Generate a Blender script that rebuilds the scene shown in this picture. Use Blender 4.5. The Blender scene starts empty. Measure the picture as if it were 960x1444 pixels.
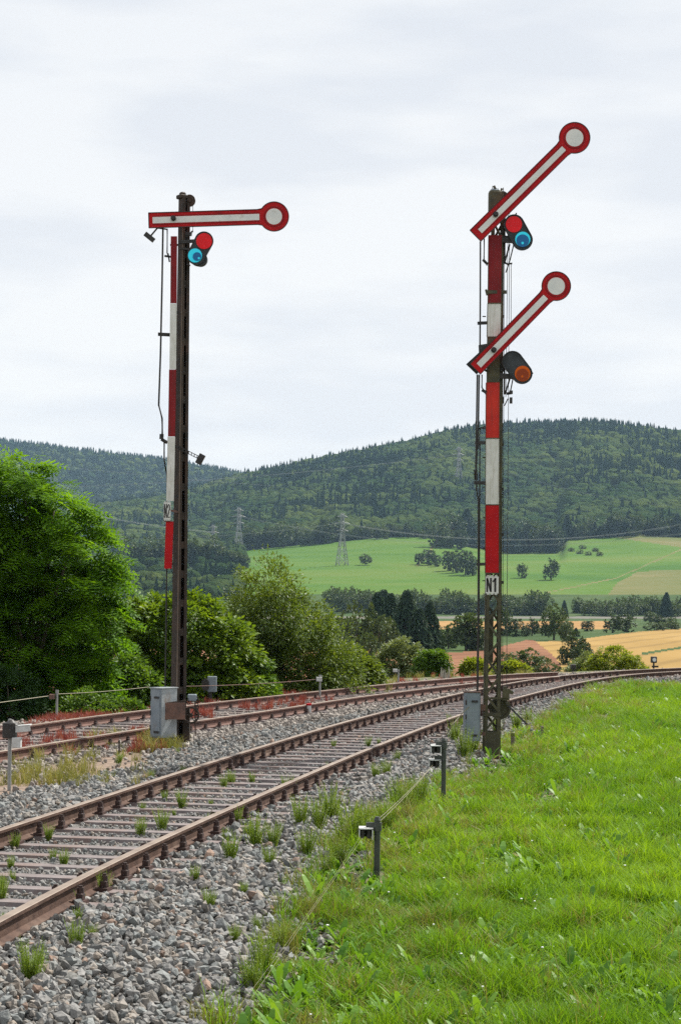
import bpy, bmesh, math, random
import numpy as np
from mathutils import Vector, Matrix
R_ = math.radians
SC = bpy.context.scene
COL = SC.collection
rng = np.random.default_rng(7)
random.seed(7)

# ------------------------------------------------------------------ camera, sky, sun, exposure
F, Y0, ROLL, HC = 2680.0, 126.0, 0.0118, 2.04      # calibrated from the rails (photo 960 x 1444)
cd = bpy.data.cameras.new('camera')
cam = bpy.data.objects.new('camera', cd); COL.objects.link(cam)
cd.sensor_fit = 'HORIZONTAL'; cd.sensor_width = 36.0
cd.lens = F / 960 * 36.0
cd.shift_y = Y0 / 960; cd.shift_x = 1.5 / 960
cd.clip_start = 0.1; cd.clip_end = 20000
cam.matrix_world = Matrix.Translation((0, 0, HC)) @ Matrix.Rotation(R_(90), 4, 'X') @ Matrix.Rotation(ROLL, 4, 'Z')
SC.camera = cam

SUN_AZ, SUN_EL = 48.0, 52.0                         # azimuth clockwise from the view direction (+Y)
w = bpy.data.worlds.new('World'); SC.world = w; w.use_nodes = True
nt = w.node_tree; N = nt.nodes; LK = nt.links
for n in list(N): N.remove(n)
out = N.new('ShaderNodeOutputWorld'); bg = N.new('ShaderNodeBackground'); bg.inputs[1].default_value = 1.0
sky = N.new('ShaderNodeTexSky'); sky.sky_type = 'NISHITA'; sky.sun_disc = False
sky.sun_elevation = R_(SUN_EL); sky.sun_rotation = R_(SUN_AZ)
skm = N.new('ShaderNodeVectorMath'); skm.operation = 'SCALE'; skm.inputs['Scale'].default_value = 0.10
LK.new(sky.outputs[0], skm.inputs[0])
geo = N.new('ShaderNodeTexCoord')
# thin cloud sheet: project the direction on a plane so that bands flatten towards the horizon
sep = N.new('ShaderNodeSeparateXYZ'); LK.new(geo.outputs['Generated'], sep.inputs[0])
mp = N.new('ShaderNodeMapping'); mp.inputs['Scale'].default_value = (2.4, 1.3, 11.0); mp.inputs['Location'].default_value = (0.4, 0.2, 0.1)
LK.new(geo.outputs['Generated'], mp.inputs[0])
n1 = N.new('ShaderNodeTexNoise'); n1.inputs['Scale'].default_value = 2.2; n1.inputs['Detail'].default_value = 5; n1.inputs['Roughness'].default_value = .5
LK.new(mp.outputs[0], n1.inputs[0])
cr = N.new('ShaderNodeValToRGB'); cr.color_ramp.elements[0].position = .40; cr.color_ramp.elements[0].color = (.585, .595, .610, 1)
cr.color_ramp.elements[1].position = .56; cr.color_ramp.elements[1].color = (.665, .663, .655, 1)
LK.new(n1.outputs[0], cr.inputs[0])
grad = N.new('ShaderNodeMapRange'); grad.inputs['From Min'].default_value = .10; grad.inputs['From Max'].default_value = .34
LK.new(sep.outputs[2], grad.inputs[0])
topc = N.new('ShaderNodeMix'); topc.data_type = 'RGBA'; topc.blend_type = 'MULTIPLY'
topc.inputs[7].default_value = (.88, .905, .945, 1); LK.new(grad.outputs[0], topc.inputs[0]); LK.new(cr.outputs[0], topc.inputs[6])
mx = N.new('ShaderNodeMix'); mx.data_type = 'RGBA'; mx.inputs[0].default_value = .985
LK.new(skm.outputs[0], mx.inputs[6]); LK.new(topc.outputs[2], mx.inputs[7])
LK.new(mx.outputs[2], bg.inputs[0]); LK.new(bg.outputs[0], out.inputs[0])

sl = bpy.data.lights.new('sun', 'SUN'); sl.energy = 5.0; sl.angle = R_(1.2); sl.color = (1, .955, .88)
sun = bpy.data.objects.new('sun', sl); COL.objects.link(sun)
sv = Vector((math.sin(R_(SUN_AZ)) * math.cos(R_(SUN_EL)), math.cos(R_(SUN_AZ)) * math.cos(R_(SUN_EL)), math.sin(R_(SUN_EL))))
sun.rotation_euler = sv.to_track_quat('Z', 'Y').to_euler()
SC.view_settings.view_transform = 'Standard'; SC.view_settings.look = 'None'
SC.view_settings.exposure = 0.60; SC.view_settings.gamma = 1.0; SC.view_settings.use_curve_mapping = False
SC.cycles.max_bounces = 6; SC.cycles.diffuse_bounces = 2; SC.cycles.glossy_bounces = 2
SC.cycles.transmission_bounces = 4; SC.cycles.transparent_max_bounces = 8; SC.cycles.volume_bounces = 0
SC.cycles.use_denoising = False; SC.cycles.use_adaptive_sampling = False

# ------------------------------------------------------------------ calibration helpers (photo pixel + real distance -> place)
CR, SR = math.cos(ROLL), math.sin(ROLL)
def W(px, py, Y):
    x = px - 480; y = 722 - py
    xr = CR * x - SR * y; yr = SR * x + CR * y - Y0 * -1 if False else SR * x + CR * y + Y0
    return Vector((xr * Y / F, Y, HC + yr * Y / F))
def Gz(px, py, z):
    x = px - 480; y = 722 - py
    xr = CR * x - SR * y; yr = SR * x + CR * y + Y0
    t = (z - HC) / yr
    return Vector((xr * t, F * t, z))

# ------------------------------------------------------------------ materials
MATS = {}
def mat(name, col, rough=.6, metal=0, col2=None, scale=8, detail=4, bump=0, bscale=30, attr=None, spec=None, trans=0, ramp=(.35, .65), col3=None, s3=2.0, r3=(.55, .7), hue=0.0, coord='Object', stretch=None):
    if name in MATS: return MATS[name]
    m = bpy.data.materials.new(name); m.use_nodes = True; t = m.node_tree; n = t.nodes; l = t.links
    b = n['Principled BSDF']; b.inputs['Roughness'].default_value = rough; b.inputs['Metallic'].default_value = metal
    if spec is not None: b.inputs['Specular IOR Level'].default_value = spec
    tc = n.new('ShaderNodeTexCoord'); src3 = tc.outputs[coord]
    if stretch:
        mpp = n.new('ShaderNodeMapping'); mpp.inputs['Scale'].default_value = stretch; l.new(tc.outputs[coord], mpp.inputs[0]); src3 = mpp.outputs[0]
    cur = None
    if col2 is not None:
        ns = n.new('ShaderNodeTexNoise'); ns.inputs['Scale'].default_value = scale; ns.inputs['Detail'].default_value = detail
        ns.inputs['Roughness'].default_value = .65
        l.new(tc.outputs[coord], ns.inputs[0])
        r = n.new('ShaderNodeMapRange'); r.inputs[1].default_value = ramp[0]; r.inputs[2].default_value = ramp[1]; l.new(ns.outputs[0], r.inputs[0])
        mixn = n.new('ShaderNodeMix'); mixn.data_type = 'RGBA'; mixn.inputs[6].default_value = (*col, 1); mixn.inputs[7].default_value = (*col2, 1)
        if attr:
            a = n.new('ShaderNodeAttribute'); a.attribute_name = attr
            ad = n.new('ShaderNodeMath'); ad.operation = 'MULTIPLY_ADD'; ad.inputs[1].default_value = .35; l.new(r.outputs[0], ad.inputs[0])
            mu = n.new('ShaderNodeMath'); mu.operation = 'MULTIPLY'; mu.inputs[1].default_value = .75; l.new(a.outputs['Fac'], mu.inputs[0]); l.new(mu.outputs[0], ad.inputs[2])
            l.new(ad.outputs[0], mixn.inputs[0])
        else: l.new(r.outputs[0], mixn.inputs[0])
        cur = mixn.outputs[2]
        if col3 is not None:
            n3 = n.new('ShaderNodeTexNoise'); n3.inputs['Scale'].default_value = s3; n3.inputs['Detail'].default_value = 6; n3.inputs['Roughness'].default_value = .7
            l.new(src3, n3.inputs[0])
            r4 = n.new('ShaderNodeMapRange'); r4.inputs[1].default_value = r3[0]; r4.inputs[2].default_value = r3[1]; l.new(n3.outputs[0], r4.inputs[0])
            m3 = n.new('ShaderNodeMix'); m3.data_type = 'RGBA'; l.new(r4.outputs[0], m3.inputs[0]); l.new(cur, m3.inputs[6]); m3.inputs[7].default_value = (*col3, 1)
            cur = m3.outputs[2]
        l.new(cur, b.inputs['Base Color'])
    else: b.inputs['Base Color'].default_value = (*col, 1)
    if bump:
        nb = n.new('ShaderNodeTexNoise'); nb.inputs['Scale'].default_value = bscale; nb.inputs['Detail'].default_value = 5
        l.new(tc.outputs[coord], nb.inputs[0]); bp = n.new('ShaderNodeBump'); bp.inputs['Strength'].default_value = bump; bp.inputs['Distance'].default_value = .02
        l.new(nb.outputs[0], bp.inputs['Height']); l.new(bp.outputs[0], b.inputs['Normal'])
    if trans:
        tr = n.new('ShaderNodeBsdfTranslucent'); ms = n.new('ShaderNodeMixShader'); ms.inputs[0].default_value = trans
        if cur: 
            g = n.new('ShaderNodeMix'); g.data_type = 'RGBA'; g.blend_type = 'MULTIPLY'; g.inputs[0].default_value = 1; g.inputs[7].default_value = (1.5, 1.35, .6, 1)
            l.new(cur, g.inputs[6]); l.new(g.outputs[2], tr.inputs[0])
        else: tr.inputs[0].default_value = (*col, 1)
        l.new(b.outputs[0], ms.inputs[1]); l.new(tr.outputs[0], ms.inputs[2]); l.new(ms.outputs[0], n['Material Output'].inputs[0])
    MATS[name] = m
    return m

M_RUST = mat('rail_rust', (.055, .032, .024), .8, 0, (.105, .062, .045), 9, 5, .3, 60, col3=(.15, .10, .075), s3=1.6, spec=.2)
M_RUST2 = mat('siding_rust', (.085, .038, .028), .85, 0, (.15, .075, .055), 9, 5, .3, 60, col3=(.05, .03, .025), s3=1.6)
M_RAILTOP = mat('rail_top', (.17, .125, .095), .55, .2, (.26, .205, .16), 3, 4)
M_SLEEPER = mat('sleeper_steel', (.11, .090, .086), .8, 0, (.21, .178, .172), 4, 6, .3, 40, col3=(.14, .085, .065), s3=1.7, r3=(.5, .68))
M_FAST = mat('fastener_steel', (.028, .018, .015), .7, .2, (.07, .035, .028), 20, 3)
M_DARK = mat('mast_paint_dark', (.026, .023, .019), .7, 0, (.060, .043, .033), 6, 5, .2, 40, col3=(.10, .055, .04), s3=2.0, r3=(.52, .75), spec=.2)
M_EDGE = mat('flange_highlight_brown', (.11, .085, .065), .7, 0, (.17, .13, .10), 5, 5, spec=.2)  # lighter brown, paints the highlight on the mast flanges
M_DARKG = mat('mast_paint_green', (.034, .034, .020), .7, 0, (.085, .075, .035), 6, 5, .2, 40, col3=(.11, .07, .045), s3=2.5, r3=(.58, .75))
M_BLACK = mat('black_iron', (.012, .012, .012), .55, .1, (.03, .026, .022), 15, 3)
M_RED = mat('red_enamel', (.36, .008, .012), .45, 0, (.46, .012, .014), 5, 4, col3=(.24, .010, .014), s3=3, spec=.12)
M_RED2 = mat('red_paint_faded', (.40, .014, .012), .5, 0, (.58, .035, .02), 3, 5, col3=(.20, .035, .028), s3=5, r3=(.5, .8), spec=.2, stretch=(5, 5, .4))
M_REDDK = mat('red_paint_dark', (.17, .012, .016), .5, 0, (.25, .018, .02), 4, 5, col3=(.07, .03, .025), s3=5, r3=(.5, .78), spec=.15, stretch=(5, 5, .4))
M_WHITE = mat('white_enamel', (.60, .62, .61), .4, 0, (.70, .70, .67), 6, 5, col3=(.36, .33, .27), s3=7, r3=(.60, .78), spec=.3)
M_WHITE2 = mat('white_paint_weathered', (.70, .70, .67), .5, 0, (.56, .56, .51), 4, 6, col3=(.30, .26, .18), s3=6, r3=(.52, .85), stretch=(6, 6, .5), spec=.2)
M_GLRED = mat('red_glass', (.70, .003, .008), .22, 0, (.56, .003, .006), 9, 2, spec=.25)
M_GLBLUE = mat('blue_glass', (.02, .42, .62), .35, 0, spec=.15)
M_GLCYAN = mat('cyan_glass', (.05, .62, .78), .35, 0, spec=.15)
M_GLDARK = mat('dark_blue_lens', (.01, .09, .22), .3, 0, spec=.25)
M_GLORANGE = mat('orange_lens', (.62, .10, .006), .4, 0, (.55, .12, .01), 8, spec=.15)
M_GLORANGE2 = mat('brown_lens', (.26, .04, .006), .35, 0, spec=.2)
def sky_glow(m, col, st):
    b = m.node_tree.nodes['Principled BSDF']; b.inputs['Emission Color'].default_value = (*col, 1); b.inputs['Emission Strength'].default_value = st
sky_glow(M_GLRED, (1, .004, .012), .03); sky_glow(M_GLCYAN, (.0, .62, .85), .12); sky_glow(M_GLDARK, (.0, .12, .32), .14)  # weak emission added to the glasses, stands in for sky light shining through
M_SHIELD = mat('lamp_shield_grey', (.022, .027, .030), .55, 0, (.050, .058, .063), 7, 4, spec=.25)
M_ZINC = mat('zinc_sheet', (.15, .185, .215), .6, .1, (.22, .255, .28), 5, 6, .1, 30, col3=(.14, .13, .12), s3=4, r3=(.6, .8))
M_ZINC2 = mat('zinc_sheet_streaked', (.27, .30, .32), .6, .1, (.38, .40, .40), 4, 6, .1, 30, col3=(.22, .15, .10), s3=3, r3=(.55, .75))
M_RUSTBR = mat('rusty_bracket', (.09, .055, .045), .8, 0, (.17, .09, .065), 8, 5)
M_WHITEP = mat('white_post_paint', (.55, .56, .55), .6, 0, (.42, .42, .40), 14, 5, col3=(.2, .18, .15), s3=10, r3=(.6, .8))
M_POST = mat('post_green_steel', (.035, .042, .035), .6, .2, (.065, .072, .06), 12, 5)
M_GREYP = mat('galvanised_post', (.30, .31, .30), .6, .2, (.22, .22, .21), 12, 5)
M_WIRE = mat('wire_pale', (.22, .20, .13), .6, .2, (.20, .18, .12), 6, 3)
M_WIREDK = mat('wire_dark', (.03, .028, .026), .5, .4)
M_WOODP = mat('old_wood_peg', (.10, .085, .06), .85, 0, (.17, .14, .10), 20, 5)
M_CONC = mat('concrete', (.26, .24, .20), .9, 0, (.36, .33, .28), 9, 6, .4, 30)
M_STONE = mat('ballast_stone', (.075, .075, .072), .85, 0, (.27, .262, .248), 14, 5, .5, 45, col3=(.15, .125, .10), s3=.9, r3=(.55, .85), attr='rnd')
def stone_colours(m):
    # a few brown, rusty and near white stones among the grey ones
    t = m.node_tree; n = t.nodes; l = t.links; b = n['Principled BSDF']
    src = b.inputs['Base Color'].links[0].from_socket
    a = n.new('ShaderNodeAttribute'); a.attribute_name = 'rnd2'
    r = n.new('ShaderNodeValToRGB'); r.color_ramp.interpolation = 'CONSTANT'
    e = r.color_ramp.elements; e[0].position = 0; e[0].color = (1, 1, 1, 1); e[1].position = .90; e[1].color = (1.12, .97, .84, 1)
    x = e.new(.955); x.color = (1.22, .86, .68, 1); x = e.new(.975); x.color = (1.5, 1.5, 1.45, 1); x = e.new(.45); x.color = (.93, 1.0, 1.02, 1); x = e.new(.7); x.color = (1.06, .98, .90, 1)
    l.new(a.outputs['Fac'], r.inputs[0])
    g = n.new('ShaderNodeMix'); g.data_type = 'RGBA'; g.blend_type = 'MULTIPLY'; g.inputs[0].default_value = 1; g.clamp_result = False
    l.new(src, g.inputs[6]); l.new(r.outputs[0], g.inputs[7]); l.new(g.outputs[2], b.inputs['Base Color'])
stone_colours(M_STONE)
M_STONEOLD = mat('old_ballast_stone', (.13, .11, .095), .9, 0, (.36, .32, .28), 14, 5, .5, 45, attr='rnd')
M_BED = mat('ballast_bed_dark', (.07, .065, .06), .95, 0, (.17, .16, .15), 22, 6, .8, 40, coord='Object')
M_SOIL = mat('dry_soil', (.13, .088, .062), .95, 0, (.24, .175, .13), 5, 7, .6, 30, col3=(.12, .095, .06), s3=1.4)
M_TURF = mat('turf_soil', (.05, .055, .02), .95, 0, (.08, .11, .03), 5, 7, .6, 30, col3=(.20, .13, .08), s3=1.6, r3=(.48, .62))
M_GRASS = mat('grass_blades', (.066, .178, .009), .6, 0, (.21, .355, .020), .9, 4, attr='rnd', trans=.45, spec=.18)
M_GRASSY = mat('dry_grass_blades', (.13, .16, .03), .6, 0, (.27, .25, .09), 1.2, 4, attr='rnd', trans=.3, spec=.3)
M_HERB = mat('broad_leaf', (.060, .17, .014), .5, 0, (.16, .30, .03), 2, 4, attr='rnd', trans=.35, spec=.3)
M_HORSE = mat('horsetail_green', (.09, .17, .014), .6, 0, (.19, .27, .03), 3, 3, attr='rnd', trans=.3, spec=.3)
M_REDW = mat('red_herb', (.20, .040, .042), .8, 0, (.30, .10, .085), 3, 4, attr='rnd', trans=.25, spec=.2)
M_FLOWER = mat('white_flower', (.7, .72, .68), .7, 0)
M_YFLOWER = mat('yellow_flower', (.7, .5, .03), .7, 0)
M_BARK = mat('bark', (.06, .048, .035), .9, 0, (.12, .10, .075), 12, 5, .5, 30)
def leafm(name, a, b, tr=.4, sp=.3): return mat(name, a, .5, 0, b, .6, 3, attr='rnd', trans=tr, spec=sp)
M_LOCUST = leafm('locust_leaf', (.042, .120, .006), (.150, .30, .012), .48, .2)
M_HAZEL = leafm('hazel_leaf', (.060, .130, .010), (.165, .25, .018), .42, .4)
M_HAZEL2 = leafm('bramble_leaf', (.050, .12, .014), (.12, .21, .02), .4, .4)
M_OLIVE = leafm('willow_leaf', (.055, .105, .012), (.145, .205, .024), .4, .5)
M_IVY = leafm('ivy_leaf', (.016, .045, .012), (.04, .085, .018), .2, .25)
M_PALE = leafm('pale_shrub_leaf', (.11, .15, .055), (.19, .24, .10), .3)
M_YG = leafm('yellow_green_leaf', (.13, .19, .02), (.24, .29, .03), .4)
M_MID = leafm('field_tree_leaf', (.040, .075, .020), (.085, .12, .034), .25, .2)
M_MIDD = leafm('oak_leaf_dark', (.026, .050, .016), (.055, .085, .026), .2, .2)
M_SPRUCE = leafm('spruce_needle', (.020, .048, .026), (.045, .078, .036), .1, .1)
M_FOR = leafm('forest_broadleaf', (.018, .046, .018), (.095, .125, .034), 0.001, .0)
M_FORC = leafm('forest_conifer', (.014, .034, .018), (.034, .062, .028), 0.001, .0)
for m_, sc_ in ((M_FOR, .55), (M_FORC, .7)):          # leaf clumps: strong bump at crown scale
    n = m_.node_tree.nodes; l = m_.node_tree.links; nb = n.new('ShaderNodeTexNoise'); nb.inputs['Scale'].default_value = sc_; nb.inputs['Detail'].default_value = 6; nb.inputs['Roughness'].default_value = .75
    tc = n.new('ShaderNodeTexCoord'); l.new(tc.outputs['Object'], nb.inputs[0]); bp = n.new('ShaderNodeBump'); bp.inputs['Strength'].default_value = 1; bp.inputs['Distance'].default_value = 2.5
    l.new(nb.outputs[0], bp.inputs['Height']); l.new(bp.outputs[0], n['Principled BSDF'].inputs['Normal'])
M_PYL = mat('pylon_steel', (.25, .26, .25), .6, .2)

# ------------------------------------------------------------------ object helpers
def tag(o, label=None, cat=None, group=None, kind=None):
    if label: o['label'] = label
    if cat: o['category'] = cat
    if group: o['group'] = group
    if kind: o['kind'] = kind
    return o
def empty(name, loc=(0, 0, 0), rz=0, **k):
    o = bpy.data.objects.new(name, None); COL.objects.link(o); o.location = loc; o.rotation_euler = (0, 0, rz); o.empty_display_size = .2
    return tag(o, **k)
def link(name, me, parent=None, m=None):
    o = bpy.data.objects.new(name, me); COL.objects.link(o); o.parent = parent
    if m is not None and not me.materials: me.materials.append(m)
    return o
def kids(o): return [c for c in COL.objects if c.parent == o]
def copy_tree(o, ch=None):
    c = o.copy(); COL.objects.link(c)
    for k, sub in (ch or []):
        kc = k.copy(); COL.objects.link(kc); kc.parent = c
        for s in sub:
            s2 = s.copy(); COL.objects.link(s2); s2.parent = kc
    return c
def tree_of(o):
    return [(k, kids(k)) for k in kids(o)]

def np_mesh(name, V, faces, attrs=None, smooth=False):
    """V (n,3); faces: list of int arrays (m,3) or (m,4)"""
    me = bpy.data.meshes.new(name)
    V = np.asarray(V, np.float32)
    me.vertices.add(len(V)); me.vertices.foreach_set('co', V.ravel())
    li = np.concatenate([f.ravel() for f in faces]).astype(np.int32)
    tot = np.concatenate([np.full(len(f), f.shape[1], np.int32) for f in faces])
    st = np.concatenate([[0], np.cumsum(tot)[:-1]]).astype(np.int32)
    me.loops.add(len(li)); me.loops.foreach_set('vertex_index', li)
    me.polygons.add(len(tot)); me.polygons.foreach_set('loop_start', st); me.polygons.foreach_set('loop_total', tot)
    me.polygons.foreach_set('use_smooth', np.full(len(tot), smooth, bool))
    for k, a in (attrs or {}).items():
        at = me.attributes.new(k, 'FLOAT', 'POINT'); at.data.foreach_set('value', np.asarray(a, np.float32))
    me.update(calc_edges=True)
    return me
def scatter(name, protos, which, T, Rm, S, rnds, m, parent=None, smooth=False):
    """merge many copies of small prototype shapes into one mesh"""
    VV = []; FF = {3: [], 4: []}; AA = {k: [] for k in rnds}; off = 0
    for pi, (pv, pf) in enumerate(protos):
        idx = np.where(which == pi)[0]
        if not len(idx): continue
        v = pv[None] * S[idx][:, None, :]
        v = np.einsum('nij,nkj->nki', Rm[idx], v) + T[idx][:, None, :]
        k = len(pv)
        for f in pf:
            g = f[None] + (off + np.arange(len(idx)) * k)[:, None, None]
            FF[f.shape[1]].append(g.reshape(-1, f.shape[1]))
        VV.append(v.reshape(-1, 3)); off += k * len(idx)
        for a in rnds: AA[a].append(np.repeat(rnds[a][idx], k))
    faces = [np.concatenate(FF[q]) for q in (3, 4) if FF[q]]
    me = np_mesh(name, np.concatenate(VV), faces, {a: np.concatenate(AA[a]) for a in AA}, smooth)
    return link(name, me, parent, m)
def rotz(a):
    c, s = np.cos(a), np.sin(a); z = np.zeros_like(a); o = np.ones_like(a)
    return np.stack([np.stack([c, -s, z], -1), np.stack([s, c, z], -1), np.stack([z, z, o], -1)], -2)
def rotx(a):
    c, s = np.cos(a), np.sin(a); z = np.zeros_like(a); o = np.ones_like(a)
    return np.stack([np.stack([o, z, z], -1), np.stack([z, c, -s], -1), np.stack([z, s, c], -1)], -2)
def rand_rot(n, tilt=math.pi):
    return rotz(rng.uniform(0, 6.283, n)) @ rotx(rng.uniform(-tilt, tilt, n)) @ rotz(rng.uniform(0, 6.283, n))

class MB:
    """collects boxes, bars, tubes and prisms and links them as one mesh"""
    def __init__(s): s.bm = bmesh.new()
    def box(s, c, d, rot=None, bev=0):
        M = Matrix.Translation(c) @ (rot.to_4x4() if rot is not None else Matrix())
        g = bmesh.ops.create_cube(s.bm, size=1, matrix=M @ Matrix.Diagonal((*d, 1)))
        if bev: bmesh.ops.bevel(s.bm, geom=list({e for v in g['verts'] for e in v.link_edges}), offset=bev, segments=1, affect='EDGES')
        return s
    def bar(s, a, b, wd, dp=None, up=(0, -1, 0)):
        a = Vector(a); b = Vector(b); d = b - a; L = d.length; x = d.normalized(); y = Vector(up).cross(x)
        if y.length < 1e-3: y = Vector((1, 0, 0)).cross(x)
        y.normalize(); z = x.cross(y)
        rot = Matrix((x, y, z)).transposed()
        return s.box((a + b) / 2, (L, wd, dp or wd), rot)
    def tube(s, pts, r, seg=8, cap=True):
        pts = [Vector(p) for p in pts]; rings = []
        rs = r if isinstance(r, (list, tuple)) else [r] * len(pts)
        for i, p in enumerate(pts):
            d = (pts[min(i + 1, len(pts) - 1)] - pts[max(i - 1, 0)]).normalized()
            u = d.cross(Vector((0, 0, 1)));
            if u.length < .05: u = d.cross(Vector((0, 1, 0)))
            u.normalize(); v = d.cross(u)
            rings.append([s.bm.verts.new(p + (u * math.cos(6.28318 * k / seg) + v * math.sin(6.28318 * k / seg)) * rs[i]) for k in range(seg)])
        for a, b in zip(rings, rings[1:]):
            for k in range(seg): s.bm.faces.new((a[k], a[(k + 1) % seg], b[(k + 1) % seg], b[k]))
        if cap: s.bm.faces.new(rings[0][::-1]); s.bm.faces.new(rings[-1])
        return s
    def prism(s, poly, y0, y1):
        """poly: list of (x,z); extruded along y"""
        a = [s.bm.verts.new((x, y0, z)) for x, z in poly]; b = [s.bm.verts.new((x, y1, z)) for x, z in poly]
        n = len(a); s.bm.faces.new(a); s.bm.faces.new(b[::-1])
        for i in range(n): s.bm.faces.new((a[i], b[i], b[(i + 1) % n], a[(i + 1) % n]))
        return s
    def disc(s, c, r, y0, y1, seg=40): return s.prism([(c[0] + r * math.cos(6.28318 * k / seg), c[1] + r * math.sin(6.28318 * k / seg)) for k in range(seg)], y0, y1)
    def ring(s, c, r0, r1, y0, y1, seg=40):
        P = lambda r, y: [s.bm.verts.new((c[0] + r * math.cos(6.28318 * k / seg), y, c[1] + r * math.sin(6.28318 * k / seg))) for k in range(seg)]
        a, b, c2, d = P(r0, y0), P(r1, y0), P(r1, y1), P(r0, y1)
        for p, q in ((a, b), (b, c2), (c2, d), (d, a)):
            for k in range(seg): s.bm.faces.new((p[k], p[(k + 1) % seg], q[(k + 1) % seg], q[k]))
        return s
    def mesh(s, name, m=None, smooth=False):
        bmesh.ops.recalc_face_normals(s.bm, faces=s.bm.faces)
        me = bpy.data.meshes.new(name); s.bm.to_mesh(me); s.bm.free()
        if m: me.materials.append(m)
        if smooth:
            for p in me.polygons: p.use_smooth = True
        return me
    def build(s, name, m, parent=None, smooth=False): return link(name, s.mesh(name, m, smooth), parent)

def hull2(cs):
    """outline round circles [(x,z,r)]"""
    pts = []
    for x, z, r in cs:
        pts += [(x + r * math.cos(a * math.pi / 18), z + r * math.sin(a * math.pi / 18)) for a in range(36)]
    pts = sorted(set((round(a, 5), round(b, 5)) for a, b in pts))
    def half(p):
        h = []
        for q in p:
            while len(h) > 1 and (h[-1][0] - h[-2][0]) * (q[1] - h[-2][1]) - (h[-1][1] - h[-2][1]) * (q[0] - h[-2][0]) <= 0: h.pop()
            h.append(q)
        return h[:-1]
    return half(pts) + half(pts[::-1])

# ------------------------------------------------------------------ track lines (photo points -> ground plan, smoothed)
def smooth_line(P, step=.4, it=60, ext0=None, ext1=None):
    P = [np.array(p, float) for p in P]
    P = np.array(([np.array(ext0, float)] if ext0 is not None else []) + P + ([np.array(e, float) for e in ext1] if ext1 is not None else []))
    s = np.concatenate([[0], np.cumsum(np.linalg.norm(np.diff(P, axis=0), axis=1))])
    t = np.arange(0, s[-1], step); Q = np.c_[np.interp(t, s, P[:, 0]), np.interp(t, s, P[:, 1])]
    for _ in range(it):
        Q[1:-1] = .25 * Q[:-2] + .5 * Q[1:-1] + .25 * Q[2:]
    return Q
def gp(lst, z=0): return [tuple(Gz(x, y, z)[:2]) for x, y in lst]
PL = gp([(-200,1233),(-100,1202),(0,1171),(105,1136),(210,1102),(275,1082),(333,1062.5),(400,1044),(432.5,1033),(485,1017.5),(560,999),(600,988.5),(653,976),(716,963.5),(768,955),(820,949.5),(870,946)])
PR = gp([(-150,1378),(0,1294),(125,1227.5),(240,1176),(300,1149),(400,1107),(470,1075),(560,1040),(600,1024),(650,1007),(722,985),(808,963.5),(850,956)])
PL2 = gp([(-300,1075),(-120,1048),(0,1029),(115,1011),(210,1001),(290,992),(380,982),(470,972.5),(560,963),(682,953),(727,949.8)])
PR2 = gp([(-300,1112),(-140,1082),(0,1060),(137,1037),(210,1026),(277,1016),(400,1000),(470,987),(560,976),(627,967.5),(682,962),(740,956)])
# both tracks run together beyond the points at the right
EXT = [(10.9, 61.8), (14.5, 66.0), (18.8, 69.8), (26, 74.5), (36, 79)]
EXR = [(8.5, 56.5), (11.8, 60.6), (15.4, 64.7), (19.6, 68.4), (26.6, 73.0), (36.4, 77.5)]
LL = smooth_line(PL, ext1=[(8.7, 59.2)] + EXT)
RR = smooth_line(PR, ext1=[(8.9, 56.8)] + EXR[1:])
LL2 = smooth_line(PL2, ext1=[(7.6, 58.0)] + EXT)
RR2 = smooth_line(PR2, ext1=[(7.4, 55.0)] + EXR[1:])
def dist_line(P, Q):
    """signed distance of points P (n,2) to polyline Q; left positive"""
    Q = Q[::3]
    best = np.full(len(P), 1e9); sg = np.zeros(len(P))
    for a, b in zip(Q[:-1], Q[1:]):
        d = b - a; n = d @ d; wv = P - a; u = np.clip(wv @ d / n, 0, 1); e = wv - u[:, None] * d; q = (e ** 2).sum(1)
        c = d[0] * wv[:, 1] - d[1] * wv[:, 0]; k = q < best; best[k] = q[k]; sg[k] = np.sign(c[k])
    return np.sqrt(best) * sg
BOUND = [(-400,2200),(100,1700),(300,1500),(352,1420),(372,1360),(408,1300),(440,1240),(478,1190),(540,1165),(600,1130),(650,1092),(690,1078),(722,1048),(760,1016),(800,995),(850,977),(900,967),(960,957.5)]
BD = np.array(gp(BOUND, -.36) + [(17.5, 62.5), (26, 68.5), (38, 74)])
def ease(t): t = np.clip(t, 0, 1); return t * t * (3 - 2 * t)
def ground_z(P):
    P = np.asarray(P, float)
    dr = -dist_line(P, RR)            # metres to the right of the right rail
    dl = dist_line(P, LL2)            # metres beyond the siding's far rail
    dm = dist_line(P, LL)
    z = np.full(len(P), -.175)
    z -= .19 * ease((dr - .75) / 1.5)
    z -= .02 * ease((dr - 3) / 3)
    mid = (dm > .8) & (dl < -1.9); z = np.where(mid, z - .03, z)
    z -= .12 * ease((dl - .9) / 1.4)
    z -= 6.0 * ease((dl - 4.2) / 18)
    return z
def G(px, py):
    z = -.2
    for _ in range(5):
        p = Gz(px, py, z); z = float(ground_z(np.array([[p.x, p.y]]))[0])
    p = Gz(px, py, z); p.z = z
    return p

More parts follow.
